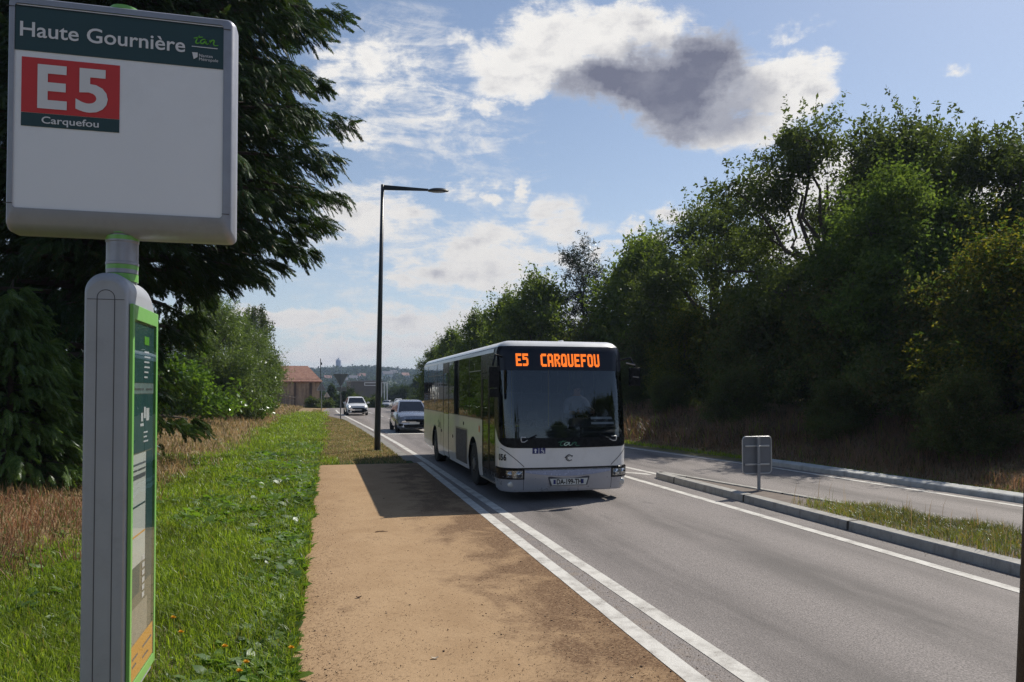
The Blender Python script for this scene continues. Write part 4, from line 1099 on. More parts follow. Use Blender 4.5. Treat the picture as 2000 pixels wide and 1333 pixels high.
# windscreen, its black surround and the destination display
def ws_low(s): a = abs(s) / SC; return max(1.235, mask_low(s) + 0.02)
WSE = s_at_y(0.40)
w_ = MB(); patch(w_, -WSE, WSE, ws_low, 2.52, 0.004, ns=48, nz=12); w_.build('windscreen', m_wglass, BUS, smooth=True)
b_ = MB(); patch(b_, -SC, SC, mask_low, ws_low, 0.006, ns=44, nz=2)
patch(b_, WSE, SC, ws_low, 2.965, 0.004, ns=6, nz=12); patch(b_, -WSE, -SC, ws_low, 2.965, 0.004, ns=6, nz=12)
b_.build('windscreen_surround', m_black, BUS, smooth=True)
dp = MB(); patch(dp, -WSE, WSE, 2.52, 2.972, 0.004, ns=44, nz=14); disp = dp.build('destination_display', M('dark_display_glass', (0.010, 0.012, 0.020), 0.2, var=0.1, spec=0.3), BUS, smooth=True)
FONT = {'E': ['111111', '111111', '110000', '110000', '111110', '111110', '110000', '110000', '111111', '111111'],
        '5': ['111111', '111111', '110000', '111110', '111111', '000011', '000011', '000011', '111111', '111110'],
        'C': ['011111', '111111', '110000', '110000', '110000', '110000', '110000', '110000', '111111', '011111'],
        'A': ['011110', '111111', '110011', '110011', '110011', '111111', '111111', '110011', '110011', '110011'],
        'R': ['111110', '111111', '110011', '110011', '111110', '111100', '110110', '110111', '110011', '110011'],
        'Q': ['011110', '111111', '110011', '110011', '110011', '110011', '110011', '110111', '111111', '011111'],
        'U': ['110011', '110011', '110011', '110011', '110011', '110011', '110011', '110011', '111111', '011110'],
        'F': ['111111', '111111', '110000', '110000', '111110', '111110', '110000', '110000', '110000', '110000'],
        'O': ['011110', '111111', '110011', '110011', '110011', '110011', '110011', '110011', '111111', '011110']}
ld = MB(); pit = 0.0215
def led_word(word, x0, x1, ztop, zbot):
    nc = len(word) * 7 - 1; px = (x1 - x0) / nc; pz = (ztop - zbot) / 10
    for i, ch in enumerate(word):
        for r_, row in enumerate(FONT[ch]):
            for c_, b in enumerate(row):
                if b == '1':
                    a = x0 + (i * 7 + c_) * px; z = ztop - r_ * pz; q = 0.05
                    P = [(a + px * q, z - pz * (1 - q)), (a + px * (1 - q), z - pz * (1 - q)), (a + px * (1 - q), z - pz * q), (a + px * q, z - pz * q)]
                    ld.add([surf(-s_at_x(abs(u)) if u > 0 else s_at_x(abs(u)), v, .014) for u, v in P], [(0, 1, 2, 3)])
led_word('E5', -0.955, -0.715, 2.83, 2.60); led_word('CARQUEFOU', -0.475, 0.715, 2.83, 2.59)
ld.build('lettering', m_led, disp)
# doors
dr = MB(); ypatch(dr, 1, 0.72, 2.03, 2.50, 2.865, 0.002); dr.build('door_header', m_black, BUS)
for nm, ya, yb in (('door', 0.74, 1.375), ('door', 1.395, 2.03)):
    fr_ = MB(); fw_ = 0.055
    ypatch(fr_, 1, ya, ya + fw_, 0.36, 2.49, 0.0, ns=1); ypatch(fr_, 1, yb - fw_, yb, 0.36, 2.49, 0.0, ns=1)
    ypatch(fr_, 1, ya + fw_, yb - fw_, 0.36, 0.52, 0.0, ns=3); ypatch(fr_, 1, ya + fw_, yb - fw_, 2.38, 2.49, 0.0, ns=3)
    d_ = fr_.build(nm, m_black, BUS)
    gl_ = MB(); ypatch(gl_, 1, ya + fw_, yb - fw_, 0.52, 2.38, -0.006, ns=4); gl_.build('pane', m_sglass, d_)
    hb = MB(); hb.tube([(-HW + .05, ya + .12, 1.0), (-HW + .05, ya + .12, 1.9)], 0.014, 6); hb.build('handle', m_steel, d_)
st = MB(); st.box((-HW + .02, 1.38, 0.325), (0.10, 1.34, 0.03)); st.build('door_step', m_steel, BUS)
md = MB(); ypatch(md, 1, 6.64, 7.46, 0.34, 1.50, 0.004); mdo = md.build('door', m_white, BUS)
q_ = MB(); ypatch(q_, 1, 6.58, 6.64, 0.32, 2.865, 0.002, ns=1); ypatch(q_, 1, 7.46, 7.52, 0.32, 2.865, 0.002, ns=1); q_.build('door_seal', m_rubber, mdo)
q_ = MB(); ypatch(q_, 1, 6.64, 7.46, 1.50, 2.60, 0.003); q_.build('pane', m_sglass, mdo)
q_ = MB(); ypatch(q_, 1, 6.64, 7.46, 2.60, 2.865, 0.003); q_.build('header', m_black, mdo)
# side windows, with black posts between and hopper sashes
PAN = [(2.16, 3.52, 1), (3.58, 4.95, 0), (5.01, 6.52, 0), (7.58, 8.70, 1), (8.76, 10.72, 1), (10.78, 11.78, 0)]
PANR = [(0.9, 2.1, 0), (2.16, 3.52, 1), (3.58, 4.95, 0), (5.01, 6.52, 1), (6.58, 8.70, 0), (8.76, 10.72, 1), (10.78, 11.78, 0)]
for side, pan in ((1, PAN), (-1, PANR)):
    edges = [2.05 if side > 0 else 0.70] + [v for a in pan for v in a[:2]] + [11.95]
    for a, b in zip(edges[0::2], edges[1::2]):
        if side > 0 and abs(a - 6.52) < 0.01: 
            for a_, b_2 in ((6.52, 6.58), (7.52, 7.58)): po = MB(); ypatch(po, 1, a_, b_2, 1.52, 2.865, 0.003, ns=1); po.build('window_post', m_black, BUS)
            continue
        po = MB(); ypatch(po, side, a, b, 1.52, 2.865, 0.003); po.build('window_post', m_black, BUS)
    for a, b, hop in pan:
        wn = MB(); ypatch(wn, side, a, b, 1.54, 2.865, 0.001, ns=4); wo = wn.build('window', m_sglass, BUS, smooth=True)
        sb = MB(); ypatch(sb, side, a, b, 1.52, 1.54, 0.006, ns=3); sb.build('sash', m_steel, wo)
        if hop: sb = MB(); ypatch(sb, side, a + .02, b - .02, 2.545, 2.565, 0.010, ns=3); ypatch(sb, side, (a + b) / 2 - .012, (a + b) / 2 + .012, 2.565, 2.72, 0.010, ns=1); sb.build('sash', m_steel, wo)
rw = MB(); patch(rw, -s_at_y(11.97), -S_END, 1.52, 2.865, 0.002); patch(rw, s_at_y(11.97), S_END, 1.52, 2.865, 0.002); rw.build('rear_window', m_black, BUS)
# lower skirt trim, service flap, marker lamps
fl_ = MB(); ypatch(fl_, 1, 3.86, 5.38, 0.40, 1.20, 0.006); flo = fl_.build('service_flap', m_grille, BUS)
f2 = MB()
for a, b, c, d in ((3.82, 5.42, 1.20, 1.235), (3.82, 3.86, .4, 1.2), (5.38, 5.42, .4, 1.2)): ypatch(f2, 1, a, b, c, d, 0.009)
f2.build('frame', m_steel, flo)
mk_ = MB(); ypatch(mk_, 1, 2.28, 2.36, 1.24, 1.38, 0.012, ns=1); mk_.build('marker_lamp', m_orange, BUS)
for y, z in ((4.3, 1.35), (5.9, 0.95), (7.9, 1.0)): cp = MB(); cp.lathe([(.045, -.01), (.045, .008), (.03, .012)], (0, 0, 0), 12, 'x'); cp.v[-36:] = [(-HW - p[0], y + p[1], z + p[2]) for p in cp.v[-36:]]; cp.build('filler_cap', m_black, BUS)
for ya, yb in ((8.0, 8.02), (10.2, 10.21), (11.0, 11.01)): sl_ = MB(); ypatch(sl_, 1, ya, yb, .62 if ya < 9 else .5, 1.5, .003, ns=1); sl_.build('panel_joint', m_ink, BUS)
lg = MB(); strokes(lg, [[(p[1], p[0], ) for p in L_] for L_ in []], 0, 0, 1, 1, .01, lambda a, b: 0)
for L_ in TAN:
    C_ = catmull(L_); rows = []
    for i, p in enumerate(C_):
        t = C_[min(i + 1, len(C_) - 1)] - C_[max(i - 1, 0)]; t = t / (np.linalg.norm(t) + 1e-9); nn = (-t[1] * .012, t[0] * .012)
        rows.append([(-HW - .005, 8.55 - (p[0] * .55 + nn[0] * k), 1.08 + p[1] * .24 + nn[1] * k) for k in (1, -1)])
    lg.grid(rows)
lg.build('logo', m_tang, BUS)
# bumper
bp_ = MB()
def bump_top(s): a = abs(s) / SC; return 0.62 - 0.0 * a
patch(bp_, -SC, SC, 0.235, 0.62, 0.028, ns=44, nz=6); patch(bp_, -SC, SC, 0.62, 0.632, 0.0, ns=44, nz=1)
patch(bp_, -SC, SC, 0.20, 0.235, 0.0, ns=44, nz=1); bpo = bp_.build('bumper', m_silver, BUS, smooth=True, angle=50)
sp = MB(); patch(sp, -s_at_x(.9), s_at_x(.9), 0.632, 0.667, 0.003, ns=24, nz=1); sp.build('grille_slot', m_ink, BUS)
blp = MB(); patch(blp, -s_at_x(.84), s_at_x(.84), lambda s: .50 + .075 * (abs(s) / .84) ** 2, .615, 0.038, ns=24, nz=3); blp.build('bumper_lip', M('blue_grey_lip', (0.30, 0.36, 0.52), 0.25, .3, coat=.6), bpo, smooth=True)
for sgn in (1, -1):     # diagonal panel joint
    dg_ = MB(); n_ = 18; rows = []
    for i in range(n_ + 1):
        t = i / n_; x = 0.86 + 0.40 * t; z = 0.685 + 0.36 * t ** 0.95; s = sgn * s_at_x(x) if x < 1.26 else sgn * s_at_y(0.5)
        rows.append([surf(s, z - .008, .004), surf(s, z + .008, .004)])
    dg_.grid(rows); dg_.build('panel_joint', m_ink, BUS)
for sgn in (1, -1):
    a, b = sgn * s_at_x(.855), sgn * (SC - 0.02)
    h_ = MB(); patch(h_, a, b, 0.445, 0.645, 0.032, ns=14, nz=2); ho = h_.build('headlight', m_black, BUS, smooth=True)
    rf_ = MB()
    for xc, rr in ((.955, .062), (1.085, .066)):
        sx_ = -xc if sgn > 0 else xc; s = sgn * s_at_x(xc); p = surf(s, .545, .036); pr = [(rr, 0.0), (rr * .8, .02), (rr * .35, .03), (0.012, .031)]
        base = len(rf_.v); rf_.lathe(pr, (0, 0, 0), 18, 'y'); rf_.v[base:] = [(q[0] + p[0], p[1] - .012 + q[1] * .5, q[2] + p[2]) for q in rf_.v[base:]]
    rf_.build('reflector', m_chrome, ho, smooth=True)
    pl_ = MB(); patch(pl_, sgn * s_at_x(.885), sgn * s_at_x(1.15), 0.475, 0.615, 0.034, ns=8, nz=2); pl_.build('reflector_plate', M('lamp_backing', (0.35, 0.36, 0.36), 0.25, 0.8, var=.3, scale=20), ho)
    le_ = MB(); patch(le_, sgn * s_at_x(.88), sgn * s_at_x(1.16), 0.47, 0.62, 0.062, ns=10, nz=3); le_.build('lens', m_lens, ho, smooth=True)
    p = surf(sgn * s_at_x(1.10), .345, .03); fg = MB(); fg.lathe([(.062, 0), (.062, -.012), (.05, -.02), (.02, -.024)], (p[0], p[1], p[2]), 20, 'y'); fg.build('fog_lamp', M('fog_lamp_glass', (.55, .56, .55), .2, .3), BUS, smooth=True)
    jn = MB(); patch(jn, sgn * s_at_x(.865), sgn * s_at_x(.873), .235, .445, .031, ns=1, nz=2); jn.build('panel_joint', m_ink, bpo)
yb = yfront(0.034)
pb = MB(); pb.prism([(-.41, .475), (-.39, .49), (.39, .49), (.41, .475), (.36, .315), (-.36, .315)], yb(0, .4) - .006, yb(0, .4) + .02, 'y'); pbo = pb.build('plate_recess_shade', M('bumper_recess_shade', (0.05, 0.052, 0.065), 0.5), BUS)  # dark plate on the bumper; the recess shade lies in its colour
pp = MB(); pp.prism([(-.375, .45), (.375, .45), (.335, .325), (-.335, .325)], yb(0, .4) - .014, yb(0, .4) - .007, 'y'); ppo = pp.build('number_plate', m_plate, pbo)
put_text('lettering', 'DA-199-TH', -.245, yb(0, .4) - .016, .343, 0.135, m_ink, ppo, width=.49, bold=.035)
for x in (-.285, .265):
    sq = MB(); sq.box((x, yb(0, .4) - .015, .388), (.045, .003, .085)); sq.build('plate_band', m_blue, ppo)
# stickers, emblem, fleet number and logo
yf8 = yfront(0.006)
for x in (-.52, -.65): stk = MB(); stk.add([(u, yf8(u, v), v) for u, v in ((x - .058, .935), (x + .058, .935), (x + .058, 1.045), (x - .058, 1.045))], [(0, 1, 2, 3)]); sto = stk.build('sticker', m_blue, BUS)
y9 = yfront(0.009); sy = MB()
def flat(mb, pts): mb.add([(u, y9(u, v), v) for u, v in pts], [tuple(range(len(pts)))])
flat(sy, [(-.663, .95), (-.637, .95), (-.637, 1.0), (-.663, 1.0)]); flat(sy, [(-.685, 1.0), (-.615, 1.0), (-.65, 1.032)])
cx, cz = -.522, .973
for k in range(20):
    a0, a1 = 2 * PI * k / 26 - 2.4, 2 * PI * (k + 1) / 26 - 2.4
    flat(sy, [(cx + .026 * math.cos(a0), cz + .026 * math.sin(a0)), (cx + .034 * math.cos(a0), cz + .034 * math.sin(a0)), (cx + .034 * math.cos(a1), cz + .034 * math.sin(a1)), (cx + .026 * math.cos(a1), cz + .026 * math.sin(a1))])
flat(sy, [(cx - .012, cz + .01), (cx, cz + .01), (cx, cz + .055), (cx - .012, cz + .055)]); flat(sy, [(cx, cz + .01), (cx + .026, cz + .01), (cx + .04, cz - .028), (cx + .03, cz - .03), (cx + .018, cz), (cx, cz)])
flat(sy, [(cx - .006 + .009 * math.cos(a), cz + .064 + .009 * math.sin(a)) for a in np.linspace(0, 2 * PI, 9)[:-1]])
sy.build('symbol', m_wsym, sto)
em = MB(); cx, cz = 0.0, .845
for r0, r1, a0, a1 in ((.050, .066, 0.5, 5.3), (.030, .040, 1.2, 4.6)):
    for k in range(24):
        a, b = a0 + (a1 - a0) * k / 24, a0 + (a1 - a0) * (k + 1) / 24
        flat(em, [(cx + r0 * math.cos(a), cz + r0 * math.sin(a)), (cx + r1 * math.cos(a), cz + r1 * math.sin(a)), (cx + r1 * math.cos(b), cz + r1 * math.sin(b)), (cx + r0 * math.cos(b), cz + r0 * math.sin(b))])
flat(em, [(cx - .066, cz), (cx - .092, cz + .005), (cx - .06, cz + .03)]); flat(em, [(cx + .035, cz + .035), (cx + .075, cz + .05), (cx + .065, cz + .015)]); flat(em, [(cx + .03, cz - .04), (cx + .06, cz - .06), (cx + .05, cz - .03)])
em.build('emblem', m_ink, BUS)
for ch, ds in (('0', .33), ('5', .415), ('6', .50)):
    P = surf(SC - ds, .86, .008); _, _, nx, ny = plan(SC - ds)
    put_text('fleet_number', ch, P[0] + .036 * ny, P[1] - .036 * nx, .805, .165, m_ink, BUS, width=.072, bold=.035, rot=(R(90), 0, math.atan2(nx, -ny)))
tl = MB(); strokes(tl, TAN[:2] + TAN[3:], -.19, 1.085, .38, .10, .008, yfront(.010)); tl.build('logo', m_tang, BUS)
tl = MB(); strokes(tl, TAN[2:3], -.19, 1.085, .38, .10, .010, yfront(.012)); tl.build('logo', m_tanw, BUS)
# wipers
for x0, x1 in ((-.93, -.62), (.96, .60)):
    wp = MB(); yw = yfront(.03); wp.tube([(x0, yw(x0, 1.19), 1.19), ((x0 + x1) / 2, yw(x0, 1.24), 1.225), (x1, yw(x1, 1.29), 1.29)], .012, 6); wp.tube([(x0 * .98, yw(x0, 1.2) - .01, 1.17), (x1 * 1.05, yw(x1, 1.29) - .01, 1.255)], .009, 6)
    wo = wp.build('wiper', m_black, BUS, smooth=True)
    wq = MB(); wq.tube([(x0, yw(x0, 1.25) - .02, 1.255), (x0 * 1.0, yw(x0, 1.2) - .02, 1.20), (x0 * .985, yw(x0, 1.17) - .02, 1.165), (x0 * .93, yw(x0, 1.17) - .02, 1.162), ((x0 * .6 + x1 * .4), yw(x0, 1.2) - .02, 1.20)], .009, 6)
    wq.tube([(x0, yw(x0, 1.25) - .02, 1.255), (x0 * .9, yw(x0, 1.25) - .02, 1.25)], .008, 6); wq.build('wiper_arm', M('wiper_arm_glint', (.6, .6, .6), .35, .5), wo, smooth=True)  # pale colour paints in the white glints on the wipers
# mirrors
mi = MB(); mi.box((-1.40, .25, 2.40), (.20, .12, .40)); mi.box((-1.40, .25, 2.10), (.18, .10, .16)); mi.tube([(-1.20, .42, 2.80), (-1.36, .30, 2.84), (-1.42, .25, 2.62)], .022, 7); mi.build('mirror', m_black, BUS, bevel=.03)
mi = MB(); mi.box((1.42, .22, 2.42), (.20, .12, .36)); mi.tube([(1.20, .42, 2.76), (1.36, .28, 2.80), (1.43, .22, 2.62)], .022, 7); mio = mi.build('mirror', m_black, BUS, bevel=.03)
gt = MB(); gt.tube([(1.28, .30, 2.70), (1.42, .18, 2.66)], .014, 6); gt.tube([(1.36, .155, 2.42), (1.48, .155, 2.41)], .010, 5); gt.build('mirror_bracket', m_steel, mio)
# wheels
def wheel(mb_parent, x, y, r, w, sgn, nm='wheel', rimr=None):
    rimr = rimr or r * .58; t_ = MB(); t_.lathe([(rimr, -w / 2), (r * .93, -w / 2), (r, -w / 2 + .03), (r, w / 2 - .03), (r * .93, w / 2), (rimr, w / 2)], (x, y, r), 32, 'x')
    o = t_.build(nm, m_rubber, mb_parent, smooth=True, angle=40)
    q = MB(); q.lathe([(rimr, sgn * (w / 2 - .01)), (rimr * .85, sgn * (w / 2 - .05)), (rimr * .5, sgn * (w / 2 - .02)), (rimr * .45, sgn * (w / 2 + .02)), (rimr * .18, sgn * (w / 2 + .03))], (x, y, r), 24, 'x')
    for k in range(8):
        a = 2 * PI * k / 8; q.lathe([(.018, sgn * (w / 2 - .02)), (.018, sgn * (w / 2 + .015))], (x, y + rimr * .66 * math.cos(a), r + rimr * .66 * math.sin(a)), 6, 'x')
    q.build('rim', m_rim, o, smooth=True, angle=40); return o
for sgn in (-1, 1):
    for y in WY: wheel(BUS, sgn * 1.09, y, WR, .28, sgn)
ub = MB(); ub.box((0, 6.0, .62), (1.70, 11.4, .55)); ub.box((0, 1.3, .52), (2.30, 1.5, .34)); ub.box((0, 6.2, .6), (2.40, 4.6, .5)); ub.box((0, 10.9, .66), (2.40, 1.7, .5)); ub.build('underbody', m_rubber, BUS)
# inside
fi = MB(); fi.box((0, 6.3, .92), (2.44, 10.9, .04)); fi.box((0, 6.3, 2.80), (2.3, 11.0, .03)); fi.build('floor', m_inter, BUS)
da = MB(); da.prism([(.16, 1.0), (.16, 1.33), (.40, 1.44), (.62, 1.42), (.72, 1.0)], -1.05, 1.15, 'x'); da.prism([(.25, 1.40), (.40, 1.56), (.58, 1.60), (.66, 1.40)], .05, 1.1, 'x'); da.build('dashboard', m_inter, BUS, bevel=.03)
pw = MB(); pw.add([(.55, .30, 1.475), (1.02, .30, 1.475), (1.04, .50, 1.612), (.60, .50, 1.612)], [(0, 1, 2, 3)]); pw.build('papers', M('white_papers', (.8, .8, .78), .7), BUS)
sw = MB(); n_ = 28; R0 = .23
sw.tube([(.62 + R0 * math.cos(a), .80 + .5 * R0 * math.sin(a), 1.62 + R0 * .78 * math.sin(a)) for a in np.linspace(0, 2 * PI, n_)], .017, 6, False); sw.tube([(.62, .80, 1.62), (.62, .62, 1.38)], .03, 6); sw.box((.62, .795, 1.62), (.40, .02, .05)); sw.build('steering_wheel', m_black, BUS, smooth=True)
mo = MB(); mo.box((-.62, .42, 1.66), (.20, .12, .16)); mo.tube([(-.62, .45, 1.36), (-.62, .42, 1.6)], .02, 6); mo.box((-.45, .5, 1.5), (.16, .1, .2)); mo.build('ticket_machine', m_inter, BUS, bevel=.01)
se = MB(); se.box((.62, 1.45, 1.33), (.48, .46, .12)); se.box((.62, 1.70, 1.75), (.46, .10, .80)); se.box((.62, 1.45, 1.1), (.3, .3, .36)); se.build('seat', m_seat, BUS, bevel=.03)
sproto = None
for y in (3.6, 4.6, 5.6, 8.2, 9.2, 10.2, 11.2):
    for x in (-.95, -.50, .50, .95):
        if x < 0 and 5.2 < y < 8.0: continue
        if sproto is None:
            s_ = MB(); s_.box((0, 0, 1.36), (.40, .42, .08)); s_.box((0, .24, 1.72), (.40, .07, .70)); sproto = s_.build('seat', m_seat, BUS, bevel=.02); sproto.location = (x, y, 0)
        else:
            o = sproto.copy(); COL.objects.link(o); o.parent = BUS; o.location = (x, y, 0)
m_pole = M('yellow_pole', (.55, .38, .03), .4)
for x, y in ((-.75, 2.3), (.25, 2.3), (-.3, 4.1), (.3, 6.0), (-.6, 7.6), (-.3, 9.0)): gr_ = MB(); gr_.tube([(x, y, .94), (x, y, 2.78)], .017, 6); gr_.build('grab_pole', m_pole, BUS)

# driver: one skinned figure, hands on the wheel
def driver():
    V = [(.62, 1.48, 1.44), (.62, 1.50, 1.62), (.62, 1.50, 1.82), (.62, 1.46, 1.97), (.62, 1.43, 2.06), (.62, 1.41, 2.14), (.62, 1.42, 2.23),
         (.42, 1.48, 1.92), (.35, 1.34, 1.68), (.43, .96, 1.68), (.45, .86, 1.69), (.82, 1.48, 1.92), (.89, 1.34, 1.68), (.81, .96, 1.70), (.79, .86, 1.71),
         (.53, 1.42, 1.42), (.50, 1.02, 1.44), (.50, .90, 1.06), (.71, 1.42, 1.42), (.74, 1.02, 1.44), (.74, .90, 1.06)]
    E_ = [(0, 1), (1, 2), (2, 3), (3, 4), (4, 5), (5, 6), (3, 7), (7, 8), (8, 9), (9, 10), (3, 11), (11, 12), (12, 13), (13, 14), (0, 15), (15, 16), (16, 17), (0, 18), (18, 19), (19, 20)]
    rad = [.15, .145, .16, .10, .055, .085, .08, .075, .052, .036, .04, .075, .052, .036, .04, .095, .075, .05, .095, .075, .05]
    me = bpy.data.meshes.new('person'); me.from_pydata(V, E_, []); o = link('person', me)
    md_ = o.modifiers.new('skin', 'SKIN'); me.skin_vertices[0].data[0].use_root = True
    for i, r_ in enumerate(rad): me.skin_vertices[0].data[i].radius = (r_, r_ * (.78 if i < 3 else 1))
    sb = o.modifiers.new('sub', 'SUBSURF'); sb.levels = 2; sb.render_levels = 2
    bpy.context.view_layer.update(); dg = bpy.context.evaluated_depsgraph_get(); me2 = bpy.data.meshes.new_from_object(o.evaluated_get(dg)); bpy.data.objects.remove(o)
    me2.materials.clear(); me2.materials.append(M('pale_shirt', (.34, .37, .44), .9)); me2.materials.append(M('skin', (.42, .26, .19), .6)); me2.materials.append(M('dark_trousers', (.02, .02, .025), .9))
    for p in me2.polygons:
        c = p.center; p.material_index = 1 if (c.z > 2.02 or c.y < 1.12 and c.z > 1.58) else (2 if c.z < 1.52 else 0)
    me2.shade_smooth(); body_ = bpy.data.objects.new('person', me2); COL.objects.link(body_)
    body_.location = BUS.location; body_.rotation_euler = BUS.rotation_euler; body_.scale = BUS.scale; tag(body_, 'driver in a pale shirt sitting at the bus steering wheel behind the windscreen', 'person')
    h_ = MB(); h_.lathe([(.088, -.02), (.094, .03), (.085, .07), (.05, .10), (.01, .11)], (.62, 1.435, 2.19), 16); h_.build('hair', M('dark_hair', (.03, .02, .015), .8), body_, smooth=True)
    fc = MB(); fc.lathe([(.012, 0), (.008, -.03), (.003, -.035)], (.62, 1.335, 2.14), 8, 'y')
    for x in (-.033, .033): fc.lathe([(.012, 0), (.010, -.008), (.003, -.01)], (.62 + x, 1.345, 2.165), 8, 'y')
    fc.build('face', M('face_features', (.20, .11, .08), .6), body_)
    fg = MB()
    for hx, sg in ((.45, 1), (.79, -1)):
        for k, (dz, L) in enumerate(((.03, .045), (.011, .052), (-.008, .05), (-.026, .04))): fg.tube([(hx, .855, 1.70 + dz), (hx + .005 * sg, .835 - L * .5, 1.705 + dz), (hx + .02 * sg, .83 - L * .3, 1.69 + dz - .018)], [.010, .009, .007], 6)
        fg.tube([(hx + .02 * sg, .88, 1.72), (hx + .05 * sg, .85, 1.735)], [.011, .008], 6)
    fg.build('fingers', bpy.data.materials['skin'], body_, smooth=True)
driver()

# ------------------------------------------------------------------ bus stop pillar with flag panel
m_alu = M('grey_painted_aluminium', (0.36, 0.38, 0.42), 0.45, 0.15, var=0.05, scale=8, dirt=((0.17, 0.17, 0.18), 0.35))
m_aluf = M('brushed_aluminium', (0.30, 0.315, 0.36), 0.42, 0.35, var=0.06, scale=14, dirt=((0.20, 0.19, 0.19), 0.4))
m_green = M('bright_green_paint', (0.17, 0.43, 0.095), 0.4, var=0.06, coat=0.2)
m_panel = M('white_sign_panel', (0.80, 0.83, 0.90), 0.38, var=0.02, scale=3, dirt=((0.5, 0.5, 0.53), 0.2))
m_dkgr = M('dark_teal_print', (0.018, 0.052, 0.060), 0.4, var=0.05)
m_red = M('red_print', (0.56, 0.035, 0.035), 0.4, var=0.04)
m_wprint = M('white_print', (0.70, 0.71, 0.75), 0.45, var=0.03)
m_lime = M('lime_print', (0.13, 0.42, 0.03), 0.45)
m_teal = M('teal_poster', (0.015, 0.075, 0.075), 0.5, var=0.1); m_paper = M('timetable_paper', (0.62, 0.63, 0.60), 0.7, var=0.04); m_beige = M('beige_poster', (0.36, 0.33, 0.26), 0.7, var=0.15, scale=30)
m_tan2 = M('khaki_poster', (0.17, 0.175, 0.12), 0.7, var=0.15, scale=20); m_stick = M('amber_sticker', (0.80, 0.38, 0.02), 0.5, var=0.05); m_greyp = M('grey_print', (.12, .13, .14), .6)
m_case = glass('case_glass', (0.80, 0.84, 0.82), 1.5)

PX0, PX1, PY0, PY1, PZ0, PZ1 = -0.770, -0.634, 2.650, 3.035, 1.165, 2.586
ST = empty('bus_stop_sign', (0, 0, 0)); tag(ST, 'grey bus stop pillar with a green framed timetable case and a white E5 flag panel', 'bus stop sign')
cxp = (PX0 + PX1) / 2; hw = (PX1 - PX0) / 2
pil = MB()
def arch_poly(x0, x1, z0, z1, rt, n=10):
    c = [(x0, z0), (x1, z0)]; a = [(x1 - rt + rt * math.cos(t), z1 - rt + rt * math.sin(t)) for t in np.linspace(0, PI / 2, n)]; b = [(x0 + rt + rt * math.cos(t), z1 - rt + rt * math.sin(t)) for t in np.linspace(PI / 2, PI, n)]
    return c + a + b
# body: long section lofted with a rounded head at both ends
yy_ = [PY0] + [PY0 + .03 * (1 - math.cos(t)) for t in np.linspace(.3, PI / 2, 5)] + [PY1 - .10 + .10 * math.sin(t) for t in np.linspace(0, PI / 2, 9)]
rows = []
for y in yy_:
    dn = .03 - (y - PY0); df = .10 - (PY1 - y); dz = 0.0; nx_ = 0.0
    if dn > 0: dz = .03 - math.sqrt(max(0, .03 ** 2 - dn ** 2)); nx_ = .012 - math.sqrt(max(0, .012 ** 2 - min(.012, dn * .4) ** 2))
    if df > 0: dz = .10 - math.sqrt(max(0, .10 ** 2 - df ** 2)); nx_ = max(0, .012 - math.sqrt(max(0, .012 ** 2 - max(0, df - .088) ** 2)))
    rows.append(arch_poly(PX0 + nx_, PX1 - nx_, PZ0 + nx_, PZ1 - dz, (hw - nx_) * .93))
    rows[-1] = [(x, y, z) for x, z in rows[-1]]
pil.grid([r_ + [r_[0]] for r_ in rows]); pil.add(rows[0], [tuple(range(len(rows[0])))]); pil.add(rows[-1], [tuple(range(len(rows[-1])))])
pil.build('pillar', m_alu, ST, smooth=True, angle=50)
gr2 = MB()
for x in (cxp - .026, cxp + .026): gr2.box((x, PY0 + .0005, (PZ0 + 2.50) / 2), (.0024, .003, 2.50 - PZ0))
gr2.grid([[(cxp + rr * math.cos(a), PY0 - .001, 2.50 + rr * math.sin(a)) for rr in (.0248, .0272)] for a in np.linspace(0, PI, 14)])
gr2.box((cxp, PY0 + .0005, 2.495), (PX1 - PX0 - .026, .003, .002)); gr2.build('groove', M('dark_groove', (.07, .07, .08), .7), ST)
bt = MB(); bt.box((cxp, (PY0 + PY1) / 2, (PZ0 - .1) / 2 + .0), (.10, .26, PZ0 + .1)); bt.build('base_post', m_alu, ST, bevel=.01)
X = PX1 + .002
def rect(mb, y0, y1, z0, z1, off): mb.add([(X + off, PY0 + y0, z0), (X + off, PY0 + y1, z0), (X + off, PY0 + y1, z1), (X + off, PY0 + y0, z1)], [(0, 1, 2, 3)])
W_ = PY1 - PY0
cf = MB()
for y0, y1, z0, z1 in ((.012, .034, 1.19, 2.485), (W_ - .030, W_ - .006, 1.19, 2.485), (.034, W_ - .030, 2.435, 2.485), (.034, W_ - .030, 1.19, 1.225)):
    cf.box((X + .004, PY0 + (y0 + y1) / 2, (z0 + z1) / 2), (.012, y1 - y0, z1 - z0))
cfo = cf.build('case_frame', m_green, ST, bevel=.002)
po_ = MB(); rect(po_, .034, W_ - .03, 1.225, 2.435, .0005); po_.build('poster_back', m_tan2, cfo)
for nm, mt, zs in (('poster', m_teal, [(.04, W_ - .035, 2.225, 2.43), (.04, W_ - .035, 1.985, 2.185)]), ('poster', M('pale_teal_band', (.20, .27, .27), .5), [(.04, W_ - .035, 2.187, 2.223)]), ('timetable', m_paper, [(.04, .245, 1.60, 1.98)]), ('poster', m_teal, [(.04, .17, 1.50, 1.60), (.25, W_ - .035, 1.52, 1.98)]), ('poster', m_beige, [(.04, .285, 1.27, 1.46)]), ('sticker', m_stick, [(.036, W_ - .032, 1.228, 1.345)])):
    q = MB()
    for a, b, c, d in zs: rect(q, a, b, c, d, .0015 if nm != 'sticker' else .006)
    q.build(nm, mt, cfo)
ln_ = MB()
for y0, y1, z in ((.05, .20, 2.203), (.23, .33, 2.203), (.05, .235, 1.945), (.05, .12, 1.925), (.13, .235, 1.925)): rect(ln_, y0, y1, z - .003, z + .003, .003)
